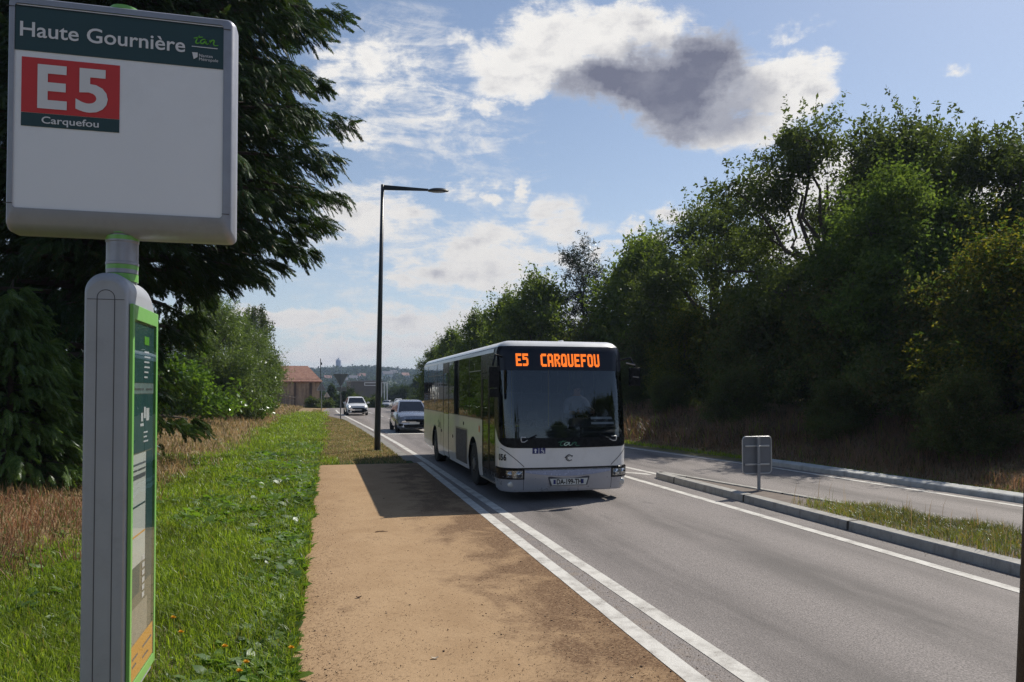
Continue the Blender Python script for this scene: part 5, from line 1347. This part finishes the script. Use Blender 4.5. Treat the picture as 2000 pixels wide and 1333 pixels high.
rect(ln_, .045, .235, 1.895, 1.910, .003); ln_.build('print_lines', m_greyp, cfo)
ln_ = MB(); rect(ln_, .05, .235, 1.80, 1.806, .003); ln_.build('print_lines', m_teal, cfo); ln_ = MB(); rect(ln_, .05, .235, 1.70, 1.706, .003); ln_.build('print_lines', m_stick, cfo)
ln_ = MB()
for k, L_ in enumerate((.07, .09, .075, .08, .06, .05)): rect(ln_, .20, .20 + L_, 2.335 - k * .018 - .003, 2.335 - k * .018 + .003, .003)
for k, L_ in enumerate((.06, .05, .07)): rect(ln_, .20, .20 + L_, 2.05 - k * .016 - .003, 2.05 - k * .016 + .003, .003)
rect(ln_, .16, .19, 2.09, 2.12, .003); rect(ln_, .20, .23, 2.10, 2.14, .003); rect(ln_, .235, .28, 2.09, 2.135, .003); rect(ln_, .15, .20, 2.073, 2.083, .003)
for k in range(6): rect(ln_, .20, .235, 1.47 + k * .026, 1.488 + k * .026, .003)
ln_.build('print_lines', m_wprint, cfo)
ln_ = MB(); rect(ln_, .20, .27, 2.36, 2.39, .003); ln_.build('print_square', m_lime, cfo)
ln_ = MB(); [rect(ln_, a, b, c - .004, c + .004, .0075) for a, b, c in ((.06, .13, 1.30), (.06, .11, 1.275), (.2, .33, 1.30), (.2, .28, 1.262))]; ln_.build('print_lines', m_greyp, cfo)
cg = MB(); rect(cg, .034, W_ - .03, 1.225, 2.435, .009); cg.build('case_glass', m_case, cfo)
# neck between pillar and flag
PXc, PYc = -0.692, 2.80
for pr_ in ([(.051, 2.572), (.051, 2.598)], [(.0505, 2.614), (.0505, 2.629)], [(.0525, 2.714), (.0525, 2.728)], [(.0525, 2.735), (.048, 2.752), (.030, 2.768)]): nk = MB(); nk.lathe(pr_, (PXc, PYc, 0), 24); nk.build('neck_ring', m_green, ST, smooth=True, angle=40)
nk = MB(); nk.lathe([(.045, 2.55), (.045, 2.598), (.050, 2.600), (.050, 2.614), (.046, 2.616), (.046, 2.628), (.052, 2.63), (.052, 2.638), (.050, 2.64), (.050, 2.706), (.052, 2.708), (.052, 2.714), (.047, 2.716), (.047, 2.74)], (PXc, PYc, 0), 28)
nk.build('neck', m_aluf, ST, smooth=True, angle=40)
nk = MB(); nk.lathe([(.047, 3.49), (.047, 3.522), (.02, 3.527)], (PXc, PYc, 0), 20); nk.build('neck_ring', m_green, ST, smooth=True, angle=40)
# flag panel: frame of rounded section, recessed white face
FX0, FX1, FZ0, FZ1, FY = -1.034, -0.322, 2.722, 3.512, 2.74
def rrect(x0, x1, z0, z1, r_, n=6):
    P = []
    for cx_, cz_, a0 in ((x1 - r_, z0 + r_, -PI / 2), (x1 - r_, z1 - r_, 0), (x0 + r_, z1 - r_, PI / 2), (x0 + r_, z0 + r_, PI)):
        P += [(cx_ + r_ * math.cos(a0 + t), cz_ + r_ * math.sin(a0 + t)) for t in np.linspace(0, PI / 2, n)]
    return P
rows = []
for ins, y, r_ in ((0.027, .0, .012), (.010, .0015, .018), (0.004, .012, .022), (0, .035, .024), (0, .085, .024), (.004, .108, .022), (.010, .118, .018), (.026, .12, .012)):
    P = rrect(FX0 + ins * .9, FX1 - ins * 1.46, FZ0 + ins * 2.9, FZ1 - ins * 1.15, r_); rows.append([(x, FY + y, z) for x, z in P] + [(P[0][0], FY + y, P[0][1])])
fm = MB(); fm.grid(rows); fmo = fm.build('flag_frame', m_aluf, ST, smooth=True, angle=50)
fj = MB()
for x in (-1.012, -.3605):
    for z in (2.815, 3.468): fj.box((x + (-.010 if x < -.7 else .010), FY + .001, z), (.024, .004, .0022))
fj.build('frame_joint', M('dark_joint', (.06, .06, .07), .7), fmo)
pn = MB(); pn.box(((-1.010 - .361) / 2, FY + .010, (2.785 + 3.480) / 2), (.660, .012, .695)); pno = pn.build('flag_panel', m_panel, ST)
pnb = MB(); pnb.box((cxp, FY + .11, 3.14), (.66, .012, .67)); pnb.build('flag_back', m_panel, fmo)
yp = FY + .0025
def prt(nm, mt, x0, x1, z0, z1, lay=0, par=None):
    q = MB(); y = yp - .0012 * lay; q.add([(x0, y, z0), (x1, y, z0), (x1, y, z1), (x0, y, z1)], [(0, 1, 2, 3)]); return q.build(nm, mt, par or pno)
prt('name_band', m_dkgr, -1.0095, -.3615, 3.325, 3.4735); prt('panel_seam', m_ink, -1.0095, -.3615, 3.4715, 3.4745, 2)
prt('route_square', m_red, -.988, -.692, 3.1195, 3.304); prt('direction_band', m_dkgr, -.988, -.692, 3.0735, 3.1185)
TX = yp - .0024
put_text('lettering', 'Haute Gournière', -.9935, TX, 3.3725, .0700, m_wprint, pno, width=.507, bold=.012)
put_text('lettering', 'Carquefou', -.9265, TX, 3.0855, .0330, m_wprint, pno, width=.172, bold=.012)
put_text('route_number', 'E', -.940, TX, 3.141, .199, m_wprint, pno, width=.088, bold=.030); put_text('route_number', '5', -.826, TX, 3.141, .199, m_wprint, pno, width=.098, bold=.030)
lg = MB(); strokes(lg, TAN, -.455, 3.408, .072, .028, .0026, lambda a, b: TX); lg.build('logo', m_lime, pno)
prt('rule', m_wprint, -.4655, -.381, 3.3945, 3.3972, 2)
put_text('lettering', 'Nantes', -.441, TX, 3.3615, .0150, m_wprint, pno, width=.044); put_text('lettering', 'Métropole', -.441, TX, 3.3485, .0150, m_wprint, pno, width=.062)
fl2 = MB(); fl2.add([(-.464, TX, 3.375), (-.446, TX, 3.3755), (-.446, TX, 3.360), (-.4585, TX, 3.351)], [(0, 1, 2, 3)]); fl2.build('crest', m_wprint, pno)

# ------------------------------------------------------------------ leaning brown post at the right edge
mb = MB(); d0 = Vector((2.775, 2.42, 0)); dirp = Vector((0.033, -0.032, 1)).normalized()
mb.tube([Vector((2.738, 2.466, -.1)) + dirp * t for t in (0, .8, 1.6, 2.4, 3.0)], [.05, .049, .048, .047, .046], 14)
tag(mb.build('wooden_post', M('brown_weathered_wood', (0.085, 0.060, 0.035), 0.8, var=.3, scale=12, bump=.01), smooth=True), 'brown leaning post cut off by the right edge of the photo', 'post')

# ------------------------------------------------------------------ street lamp
m_lampg = M('near_black_green_paint', (0.012, 0.017, 0.018), 0.4, var=.1, coat=.2)
LP = empty('street_lamp', (1.74, 26.92, 0)); tag(LP, 'tall dark street lamp with a flat oval head at the end of the sandy path', 'street lamp')
p = MB(); p.tube([(0, 0, -.1), (0.002, -.01, .6), (0.065, -.13, 5), (.13, -.26, 9.55)], [.115, .11, .085, .058], 16); p.build('pole', m_lampg, LP, smooth=True)
p = MB(); p.box((0, 0, .02), (.36, .36, .04)); p.build('base_plate', m_lampg, LP, bevel=.01)
A0 = Vector((.13, -.26, 9.44)); A1 = Vector((1.72, -.65, 9.36))
p = MB(); p.add([A0 + Vector((0, -.03, .10)), A0 + Vector((0, .03, .10)), A0 + Vector((0, .03, -.08)), A0 + Vector((0, -.03, -.08)), A1 + Vector((0, -.03, .04)), A1 + Vector((0, .03, .04)), A1 + Vector((0, .03, -.04)), A1 + Vector((0, -.03, -.04))], [(0, 1, 2, 3), (7, 6, 5, 4), (0, 4, 5, 1), (1, 5, 6, 2), (2, 6, 7, 3), (3, 7, 4, 0)]); p.build('arm', m_lampg, LP, bevel=.008)
hd = MB(); hd.lathe([(.02, .10), (.20, .085), (.33, .045), (.37, 0), (.34, -.03), (.28, -.04)], (0, 0, 0), 32); ho = hd.build('lamp_head', m_lampg, LP, loc=(A1 + Vector((.34, -.08, -.03))), smooth=True, angle=40); ho.rotation_euler = (R(8), 0, R(-14)); ho.scale = (1.05, .8, 1)
ln2 = MB(); ln2.lathe([(.27, -.042), (.20, -.06), (.03, -.066)], (0, 0, 0), 28); ln2.build('lamp_glass', M('grey_lamp_glass', (.25, .27, .30), .25), ho, smooth=True)
dr_ = MB(); dr_.box((0.02, -.115, 1.2), (.12, .02, .5)); dr_.build('access_door', m_lampg, LP, bevel=.005)

# ------------------------------------------------------------------ road signs seen from behind
m_back = M('galvanised_sign_back', (0.17, 0.18, 0.20), 0.55, 0.25, var=.08, scale=6); m_edge = M('bright_sign_edge', (0.50, 0.51, 0.52), 0.4, 0.5); m_galv = M('galvanised_post', (0.26, 0.27, 0.29), 0.5, 0.5)
KS = empty('road_sign', (8.66, 13.64, .128)); tag(KS, 'square grey road sign seen from behind, standing on the traffic island', 'road sign')
p = MB(); p.tube([(0, 0, -.1), (0, 0, 1.08)], .034, 14); p.build('post', m_galv, KS, smooth=True, angle=60)
p = MB(); rows = []
for ins, y in ((0, .075), (0, .045)): P = rrect(-.335 + ins, .335 - ins, .34, 1.10, .07); rows.append([(x, y, z) for x, z in P + P[:1]])
p.grid(rows); P = rrect(-.335, .335, .34, 1.10, .07); p.add([(x, .066, z) for x, z in P], [tuple(range(len(P)))]); pk = p.build('sign_plate', m_back, KS)
p = MB(); p.tube([(x, .060, z) for x, z in P + P[:1]], .012, 6, False); p.build('rim', m_edge, pk, smooth=True)
for z in (.53, .91):
    p = MB(); p.box((0, .050, z), (.56, .022, .035)); p.tube([(.045 * math.cos(a), .045 * math.sin(a) + .006, z) for a in np.linspace(PI, 2 * PI, 9)], .008, 6); p.build('bracket', m_edge, KS, bevel=.004)


def tri_sign(x, y, h0, w, up, lab, plaque=False, pale=False):
    z = float(gz(x, y)); o = empty('road_sign', (x, y, z), R(4)); tag(o, lab, 'road sign')
    q = MB(); q.tube([(0, 0, -.1), (0, 0, h0 + w * .6)], .045, 10); q.build('post', m_galv, o, smooth=True, angle=60)
    hh = w * .87; T = [(-w / 2, h0), (w / 2, h0), (0, h0 + hh)] if up else [(-w / 2, h0 + hh), (0, h0), (w / 2, h0 + hh)]
    cx_, cz_ = sum(t[0] for t in T) / 3, sum(t[1] for t in T) / 3; PO = []
    for i in range(3):
        a, b, c = T[i - 1], T[i], T[(i + 1) % 3]
        for t in (.1, .04): PO.append((b[0] + (a[0] - b[0]) * t, b[1] + (a[1] - b[1]) * t))
        for t in (.04, .1): PO.append((b[0] + (c[0] - b[0]) * t, b[1] + (c[1] - b[1]) * t))
    q = MB(); q.prism(PO, .05, .075, 'y'); pl = q.build('sign_plate', M('pale_sign_back', (.48, .47, .44), .6) if pale else M('dull_sign_back', (.22, .225, .22), .6, .1), o)
    q = MB(); q.tube([(x_, .05, z_) for x_, z_ in PO + PO[:1]], .015, 5, False); q.build('rim', m_edge, pl)
    if plaque: q = MB(); q.box((.08, .06, h0 - .17), (.72, .03, .30)); q.build('plaque', M('dull_sign_back', (.22, .225, .22), .6, .1), o, bevel=.01)
    return o


tri_sign(0.94, 56.3, 2.42, 1.12, False, 'inverted triangle road sign seen from behind with a small plaque below', True)
tri_sign(-0.62, 80.0, 2.15, 0.98, True, 'upright triangle road sign seen from behind left of the inverted one')
tri_sign(-0.1, 118.0, 1.7, 0.95, True, 'small pale triangle road sign low behind the upright one', pale=True)

# ------------------------------------------------------------------ cars
m_cglass = M('car_window', (0.010, 0.014, 0.022), 0.08, var=.1, spec=.4); m_hl = M('headlamp_glass', (.70, .73, .78), .12, .5); m_hl_on = emit('lit_headlamp', (1, .97, .9), 2.2)


def car(name, loc, rz, paint, L=4.3, W=1.8, H=1.55, hood=1.02, nose=.80, lit=False, mpv=False, detail=True):
    o = empty(name, loc, rz); hw_ = W / 2
    st_ = [(0.0, .30, .62, .80), (.06, .24, nose - .03, .90), (.25, .20, nose + .06, .965), (.75, .20, (nose + hood) / 2 + .04, .985), (1.15 if not mpv else .95, .20, hood, 1.0), (2.2, .20, hood + .03, 1.0), (3.4, .20, hood + .06, 1.0), (L - .25, .24, hood + .04, .95), (L - .03, .32, hood - .12, .90), (L, .36, hood - .3, .86)]
    G = []
    for y, zb, zt, k in st_:
        w_ = hw_ * k; prof = [(0, zb), (w_ * .86, zb), (w_ * .97, zb + .10), (w_, zb + .30 if zt - zb > .4 else zb + .12), (w_ * .985, zt - .14), (w_ * .90, zt - .02), (w_ * .60, zt + .03), (0, zt + .045)]
        G.append([(-x, y, z) for x, z in prof][::-1] + [(x, y, z) for x, z in prof][1:])
    mb_ = MB(); mb_.grid(G)
    # greenhouse
    yf, yr = (1.12, L - .35) if not mpv else (.90, L - .30); rf0, rf1 = (1.95, L - .95) if not mpv else (1.75, L - .75)
    lo = [(-hw_ * .90, yf), (hw_ * .90, yf), (hw_ * .93, yr), (-hw_ * .93, yr)]; hi = [(-hw_ * .68, rf0), (hw_ * .68, rf0), (hw_ * .66, rf1), (-hw_ * .66, rf1)]; zl, zh = hood - .02, H - .06
    v = [(x, y, zl) for x, y in lo] + [(x, y, zh) for x, y in hi] + [(x * .8, y + (.15 if k < 2 else -.15), H) for k, (x, y) in enumerate(hi)]
    mb_.add(v, [(0, 1, 5, 4), (1, 2, 6, 5), (2, 3, 7, 6), (3, 0, 4, 7), (4, 5, 9, 8), (5, 6, 10, 9), (6, 7, 11, 10), (7, 4, 8, 11), (8, 9, 10, 11)])
    b_ = mb_.build('body', paint, o, smooth=True, angle=38)
    def sub(i, j, k, l, u0, u1, w0, w1, off):
        A, B, C_, D_ = (Vector(v[q]) for q in (i, j, k, l)); n_ = (B - A).cross(D_ - A).normalized()
        f_ = lambda u, w: (A + (B - A) * u) * (1 - w) + (D_ + (C_ - D_) * u) * w
        c_ = f_(.5, .5); 
        if n_.dot(c_ - Vector((0, L / 2, zl + .2))) < 0: n_ = -n_
        return [f_(u0, w0) + n_ * off, f_(u1, w0) + n_ * off, f_(u1, w1) + n_ * off, f_(u0, w1) + n_ * off]
    q = MB(); q.add(sub(0, 1, 5, 4, .05, .95, .05, .94, .008), [(0, 1, 2, 3)]); q.build('windscreen', m_cglass, o)
    for a, b, c, d in ((3, 0, 4, 7), (2, 1, 5, 6)):
        for u0, u1 in ((.10, .48), (.52, .95)): q = MB(); q.add(sub(a, b, c, d, u0, u1, .12, .88, .008), [(0, 1, 2, 3)]); q.build('side_window', m_cglass, o)
    for sg in (-1, 1):
        q = MB(); q.add([(sg * hw_ * .52, -.004 + .04, nose - .14), (sg * hw_ * .90, .20, nose - .10), (sg * hw_ * .93, .32, nose + .05), (sg * hw_ * .56, .10, nose - .01)], [(0, 1, 2, 3)])
        q.v = [(x, y - .035, z + .01) for x, y, z in q.v]; q.build('headlight', m_hl, o)
        if lit: q = MB(); q.lathe([(.07, .0), (.05, -.02), (.01, -.03)], (sg * hw_ * .74, .04, nose - .04), 12, 'y'); q.build('lamp', m_hl_on, o)
        q = MB(); q.box((sg * (hw_ + .10), 1.28 if not mpv else 1.12, hood + .06), (.20, .10, .14)); q.build('mirror', paint if not mpv else m_black, o, bevel=.03)
        q = MB(); q.box((sg * hw_ * .78, -.005, .42), (.22, .05, .12)); q.build('fog_lamp', m_black, o, bevel=.02)
        for yy in (.85, L - .80): wheel(o, sg * (hw_ - .10), yy, .32, .20, sg)
    q = MB(); q.prism([(-.50, nose - .16), (.50, nose - .16), (.42, nose - .28), (-.42, nose - .28)], -.030, .05, 'y'); q.prism([(-.58, .44), (.58, .44), (.50, .28), (-.50, .28)], -.020, .05, 'y'); q.build('grille', m_black, o)
    q = MB(); q.box((0, -.042, .50), (.50, .012, .10)); pl = q.build('number_plate', m_plate, o)
    return o


m_cwhite = M('white_car_paint', (0.66, 0.67, 0.68), 0.25, var=.03, coat=.8); m_cgrey = M('blue_grey_car_paint', (0.20, 0.225, 0.28), 0.25, 0.3, var=.05, coat=.9)
tag(car('parked_car' if False else 'car', (2.52, 64.6, 0), R(3), m_cwhite, 4.4, 1.83, 1.60, 1.02, .82, lit=True), 'white hatchback with lit headlamps driving behind the lamp post', 'car')
tag(car('car', (4.32, 37.9, 0), R(1), m_cgrey, 4.35, 1.78, 1.66, 1.05, .86, mpv=True), 'blue grey people carrier following the bus, half hidden behind it', 'car')
z150 = float(gz(3, 150)); 
tag(car('car', (11.2, 150, z150), R(-14), M('silver_car_paint', (.45, .46, .48), .3, .5), 4.3, 1.8, 1.5), 'tiny silver car far off, left of the tiny white one', 'car', 'distant cars on the bend')
tag(car('car', (13.3, 146, float(gz(3, 146))), R(-10), m_cwhite, 4.5, 1.85, 1.75), 'tiny white car far off beside the roof of the people carrier', 'car', 'distant cars on the bend')

# ------------------------------------------------------------------ beyond: barn, fence, gantry, shed, shrubs, hill, tower
def tiles_mat():
    t = NT('clay_roof_tiles'); p = t.objc(); n1 = t.noise(p, 2.2, 6, .7); n2 = t.noise(p, 11, 3, .6)
    c = t.mix(t.ramp(n1, .3, .7), (.21, .095, .065), (.36, .20, .145)); c = t.mix(t.ramp(n2, .58, .75, 0, .7), c, (.46, .36, .28)); t.principled(c, .9, bump=n2, bump_d=.05); return t.m


def barnwall_mat():
    t = NT('streaked_render'); p = t.objc(); n1 = t.noise(t.scale(p, (3, 3, .25)), 1.1, 5, .6); n2 = t.noise(p, 3, 5, .6)
    c = t.mix(t.ramp(n1, .35, .62), (.36, .27, .19), (.17, .12, .085)); c = t.mix(t.ramp(n2, .5, .8, 0, .5), c, (.44, .35, .26)); t.principled(c, .9, bump=n2, bump_d=.03); return t.m


zb = 0.3
BN = empty('barn', (-3.6, 112, zb - .6), R(6)); tag(BN, 'old rendered barn with a red tiled roof beyond the dry bank', 'barn')
q = MB(); q.box((-1.2, 3, 1.9), (7.4, 6, 4.4)); q.build('wall', barnwall_mat(), BN)
q = MB(); q.add([(-5.2, -.45, 3.75), (2.85, -.45, 3.75), (1.0, 3, 6.1), (-3.8, 3, 6.1), (-5.2, 6.5, 3.75), (2.85, 6.5, 3.75), (-5.2, -.45, 3.62), (2.85, -.45, 3.62), (-5.2, 6.5, 3.62), (2.85, 6.5, 3.62)], [(0, 1, 2, 3), (5, 4, 3, 2), (1, 5, 2), (4, 0, 3), (6, 7, 1, 0), (7, 9, 5, 1), (9, 8, 4, 5), (8, 6, 0, 4), (6, 8, 9, 7)]); q.build('roof', tiles_mat(), BN)
m_bt = M('dark_barn_timber', (.07, .05, .04), .9)
for x_, w_ in ((1.2, .35), (-3.1, .4), (-1.0, .22)): q = MB(); q.box((x_, -.03, 1.6), (w_, .1, 3.9)); q.build('timber', m_bt, BN)
q = MB(); q.box((-6.6, 2.2, 1.6), (3.6, 4, 3.4)); q.box((-6.4, 1.6, 3.45), (4.2, 5.4, .3)); q.build('lean_to', M('dark_lean_to_boards', (.03, .03, .03), .9), BN)
m_pw = M('pale_wall_panel', (.42, .43, .45), .8)
for k in range(4): q = MB(); q.box((-7.9 + k * 1.0, .05, 1.35), (.82, .12, .85)); q.build('pale_panel', m_pw, BN)
mb = MB(); fx = [(-7.4 + .42 * k, 88 + .3 * k) for k in range(10)]
FN = empty('fence', (-7.4, 88, 0)); tag(FN, 'low grey wooden fence in front of the dark lean-to', 'fence')
m_fw = M('grey_fence_wood', (.16, .135, .115), .9)
for x, y in fx: q = MB(); q.box((x + 7.4, y - 88, float(gz(x, y)) + .6), (.12, .12, 1.7)); q.build('fence_post', m_fw, FN)
q = MB(); q.tube([(0, 0, float(gz(-7.4, 88)) + 1.2), (3.8, 2.7, float(gz(-3.6, 90.7)) + 1.2)], .05, 5); q.tube([(0, 0, float(gz(-7.4, 88)) + .8), (3.8, 2.7, float(gz(-3.6, 90.7)) + .8)], .05, 5); q.build('rail', M('grey_fence_wood', (.16, .135, .115), .9), FN)
q = MB(); q.prism([(-1.1, 0), (1.1, 0), (1.1, 1.2), (.8, 1.75), (.2, 2.0), (-.6, 2.0), (-1.1, 1.5)], 0, 4.2, 'y'); cvn = q.build('caravan', M('cream_caravan_shell', (.58, .55, .48), .5), loc=(-8.2, 86.5, 1.05), bevel=.12, seg=3); tag(cvn, 'rounded cream caravan end showing beside the laurel under the birch', 'caravan')
q = MB(); q.box((0, 0, 1.9), (.12, .12, 3.8)); HB = empty('notice_board', (-6.35, 83, float(gz(-6.3, 83)))); tag(HB, 'grey post with a white notice board half hidden by the pine', 'notice board'); q.build('post', m_galv, HB)
q = MB(); q.box((-1.0, -.02, 2.25), (1.9, .06, .5)); q.build('board', M('white_board', (.55, .56, .57), .6), HB); q = MB(); q.box((-1.05, -.056, 2.25), (1.1, .01, .22)); q.build('print_band', m_greyp, HB)
PO2 = empty('lamp_pole', (-1.2, 132, float(gz(-1.2, 132)))); tag(PO2, 'thin dark pole beside the barn with a small box near its top', 'pole')
q = MB(); q.tube([(0, 0, 0), (0, 0, 8.6)], [.13, .06], 8); q.build('pole', m_lampg, PO2); q = MB(); q.box((.12, 0, 7.7), (.25, .2, .45)); q.build('box', m_lampg, PO2)
GA = empty('height_gantry', (7.6, 152, float(gz(3, 152)))); tag(GA, 'white frame gantry across the side road behind the lamp post', 'gantry')
m_gw = M('white_gantry_paint', (.62, .63, .64), .5); q = MB(); q.box((1.9, 0, 5.1), (4.6, .12, .18)); q.box((1.1, 0, 4.55), (3.0, .12, .14)); q.box((-.35, 0, 4.8), (.16, .12, .6)); q.box((2.6, 0, 4.8), (.16, .12, .6)); q.build('beam', m_gw, GA)
for x in (3.0, 3.6, 4.15): q = MB(); q.box((x, 0, 2.6), (.16 if x != 4.15 else .2, .16, 5.1)); q.build('leg', m_gw, GA)
WH = empty('warehouse', (11.6, 225, -2.9), R(4)); tag(WH, 'long low dark warehouse in the valley behind the gantry', 'warehouse'); q = MB(); q.box((0, 8, 3.8), (9.5, 14, 7.6)); q.build('wall', M('grey_brown_cladding', (.10, .09, .075), .8, var=.2, scale=.5), WH)
q = MB(); q.box((0, 8, 7.75), (9.9, 14.4, .3)); q.build('roof', M('pale_roof_edge', (.22, .22, .22), .7), WH)

farA = broadleaf(rand_lobes(81, 14, 5.0, 2.4, .3, 1.0, 1.6, .15), 420, 34, .34, .55, m_far, 31, 3, .12)
farB = broadleaf(rand_lobes(83, 12, 7.0, 1.2, .3, .7, 1.1, .3), 320, 34, .34, .5, m_far, 32, 4, .12)
farC = broadleaf(rand_lobes(85, 10, 3.0, 1.8, .2, .7, 1.1, .2), 300, 30, .28, .42, m_fargr, 33, 2, .06)
def top_of(o): return max(v.co.z for v in o.children[0].data.vertices)
TOPS = {id(p_): top_of(p_) for p_ in (farA, farB, farC)}
FARS = [  # prototype, x, y, height, label
    (farB, -1.6, 128, 5.2, 'dark conical tree just right of the barn'), (farB, 0.6, 131, 4.8, 'dark conical tree behind the small pale triangle sign'), (farA, 3.4, 126, 4.4, 'olive tree above the white hatchback roof'),
    (farA, 1.2, 150, 4.2, 'dark round tree in the valley above the inverted triangle sign'), (farA, 7.6, 122, 2.9, 'grey green bush right of the white hatchback'), (farC, 3.9, 104, 2.4, 'bright green shrub just above the white hatchback'),
    (farC, 6.8, 112, 2.2, 'pale green shrub left of the lamp post foot, above the road bend'), (farA, 12.2, 172, 3.6, 'dark bush under the gantry legs'), (farA, 16.5, 165, 6.2, 'dark tree in the gap left of the tree row'), (farA, 21.5, 175, 8.2, 'large dark tree nearest the end of the tree row'),
    (farA, 17.5, 200, 7.5, 'dark tree in the valley right of the gantry'), (farC, -1.9, 97, 1.9, 'pale flowering shrub at the foot of the barn wall'), (farC, 0.2, 99, 1.6, 'pale shrub between the barn and the upright triangle sign'), (farC, 14.5, 138, 1.8, 'low pale bush behind the tiny cars')]
for p_, x, y, hh, lab in FARS: place(p_, USED, 'shrub' if p_ is farC else 'distant_tree', (x, y, float(gz(x, y)) - .1), x, hh / TOPS[id(p_)], lab, 'shrub' if p_ is farC else 'tree', 'trees and shrubs in the valley')

# hill across the valley
def hz(x, y):
    r_ = np.clip((y - 420) / 800, 0, 1); ridge = 27 + 3.5 * np.sin(x * .011 + 1) + 2.5 * np.sin(x * .027) - .012 * (x - 0)
    return -6 + (ridge + 6) * (r_ * r_ * (3 - 2 * r_))
hx = np.linspace(-900, 1300, 90); hy = np.concatenate([np.linspace(400, 1220, 42), [1500, 2100]])
o = sheet('hill', hx, hy, hz, M('hill_turf', (.055, .075, .03), .95, var=.3, scale=.02)); 
rg = np.random.default_rng(44); nc = 5200; cx_ = rg.uniform(-500, 520, nc); cy_ = 430 + 800 * rg.random(nc) ** .8; cz_ = hz(cx_, cy_); idx = np.repeat(np.arange(nc), 34); hh = rg.uniform(4, 9, nc)
dd = rand_dirs(len(idx), rg) * rg.random(len(idx))[:, None] ** .4; P = np.stack([cx_, cy_, cz_ + hh * .5], 1)[idx] + dd * np.stack([hh * .55, hh * .55, hh * .5], 1)[idx]
tag(items_mesh('woodland', leaf_quads(P, 2.2, rg, .8, .1), LEAF, m_far), 'dark wooded hillside closing the view beyond the valley', 'woodland', kind='stuff')
m_hw = M('pale_house_wall', (.55, .54, .52), .8); m_hr = M('slate_house_roof', (.10, .10, .115), .8); m_hr2 = M('tiled_house_roof', (.24, .13, .10), .8)
def hpos(px, d_): 
    a = YAW + math.atan((px - 1000) / F_PX); r_ = d_ / math.cos(a - YAW); return math.sin(a) * r_, math.cos(a) * r_
def far_house(px, dist, w, h, lab, roof, rz=0., dz=0.):
    x, y = hpos(px, dist); o = empty('house', (x, y, float(hz(x, y)) + dz), rz); tag(o, lab, 'house', 'houses on the far hill')
    q = MB(); q.box((0, 0, h / 2), (w, 9, h)); wl = q.build('wall', m_hw, o)
    q = MB(); q.prism([(-5.2, h), (5.2, h), (0, h + 3.2)], -w / 2 - .4, w / 2 + .4, 'x'); q.build('roof', roof, o)
    for k in range(int(w // 4)): q = MB(); q.box((-w / 2 + 2.2 + k * 3.5, -4.52, h * .55), (1.2, .1, 1.2)); q.build('window', m_greyp, wl)
for a in ((690, 760, 8, 3.2, 'wide pale house on the hill just left of the lamp post', m_hr, .1, 1), (672, 720, 7, 3, 'pale house on the hill below the water tower', m_hr, -.1, 1), (706, 800, 8, 3.4, 'pale house on the hill touching the lamp post', m_hr2, 0, 1), (757, 800, 11, 5, 'white house on the hill right of the lamp post', m_hr, .1, 2), (768, 860, 8, 4, 'pale house on the ridge right of the white house', m_hr, .3, 2),
          (791, 840, 8, 3.4, 'pale house on the hill nearest the tree row', m_hr2, .2, 1), (612, 700, 8, 3.2, 'pale house on the hill just above the barn roof', m_hr, 0, 1), (640, 770, 7, 3, 'pale house on the hill between barn and water tower', m_hr2, .2, 1), (775, 520, 7, 3, 'small white house low in the valley above the tiny cars', m_hr, .1, 1)): far_house(*a)
x, y = hpos(661, 1205); WT = empty('water_tower', (x, y, float(hz(x, y)))); tag(WT, 'grey round tower standing on the skyline above the barn', 'tower')
q = MB(); q.lathe([(4.4, -2), (4.4, 18), (4.0, 19.5), (2.6, 21), (1.2, 21.3), (1.2, 23), (.2, 23.2)], (0, 0, 0), 20); q.build('shaft', M('grey_tower_concrete', (.30, .33, .40), .8, var=.1, scale=.3), WT, smooth=True, angle=40)
q = MB(); q.box((0, 0, 2), (13, 9, 7)); q.build('base', m_hr, WT)

# ------------------------------------------------------------------ the air over the valley
hm = bpy.data.materials.new('valley_haze'); hm.use_nodes = True; nt = hm.node_tree; nt.nodes.clear()
ho_ = nt.nodes.new('ShaderNodeOutputMaterial'); hv = nt.nodes.new('ShaderNodeVolumePrincipled'); nt.links.new(hv.outputs[0], ho_.inputs['Volume'])
hv.inputs['Color'].default_value = (0.50, 0.64, 0.92, 1); hv.inputs['Density'].default_value = 0.00030; hv.inputs['Anisotropy'].default_value = 0.2
q = MB(); q.box((100, 950, -5.5), (4200, 3000, 137)); hz_o = q.build('haze', hm); hz_o['kind'] = 'stuff'
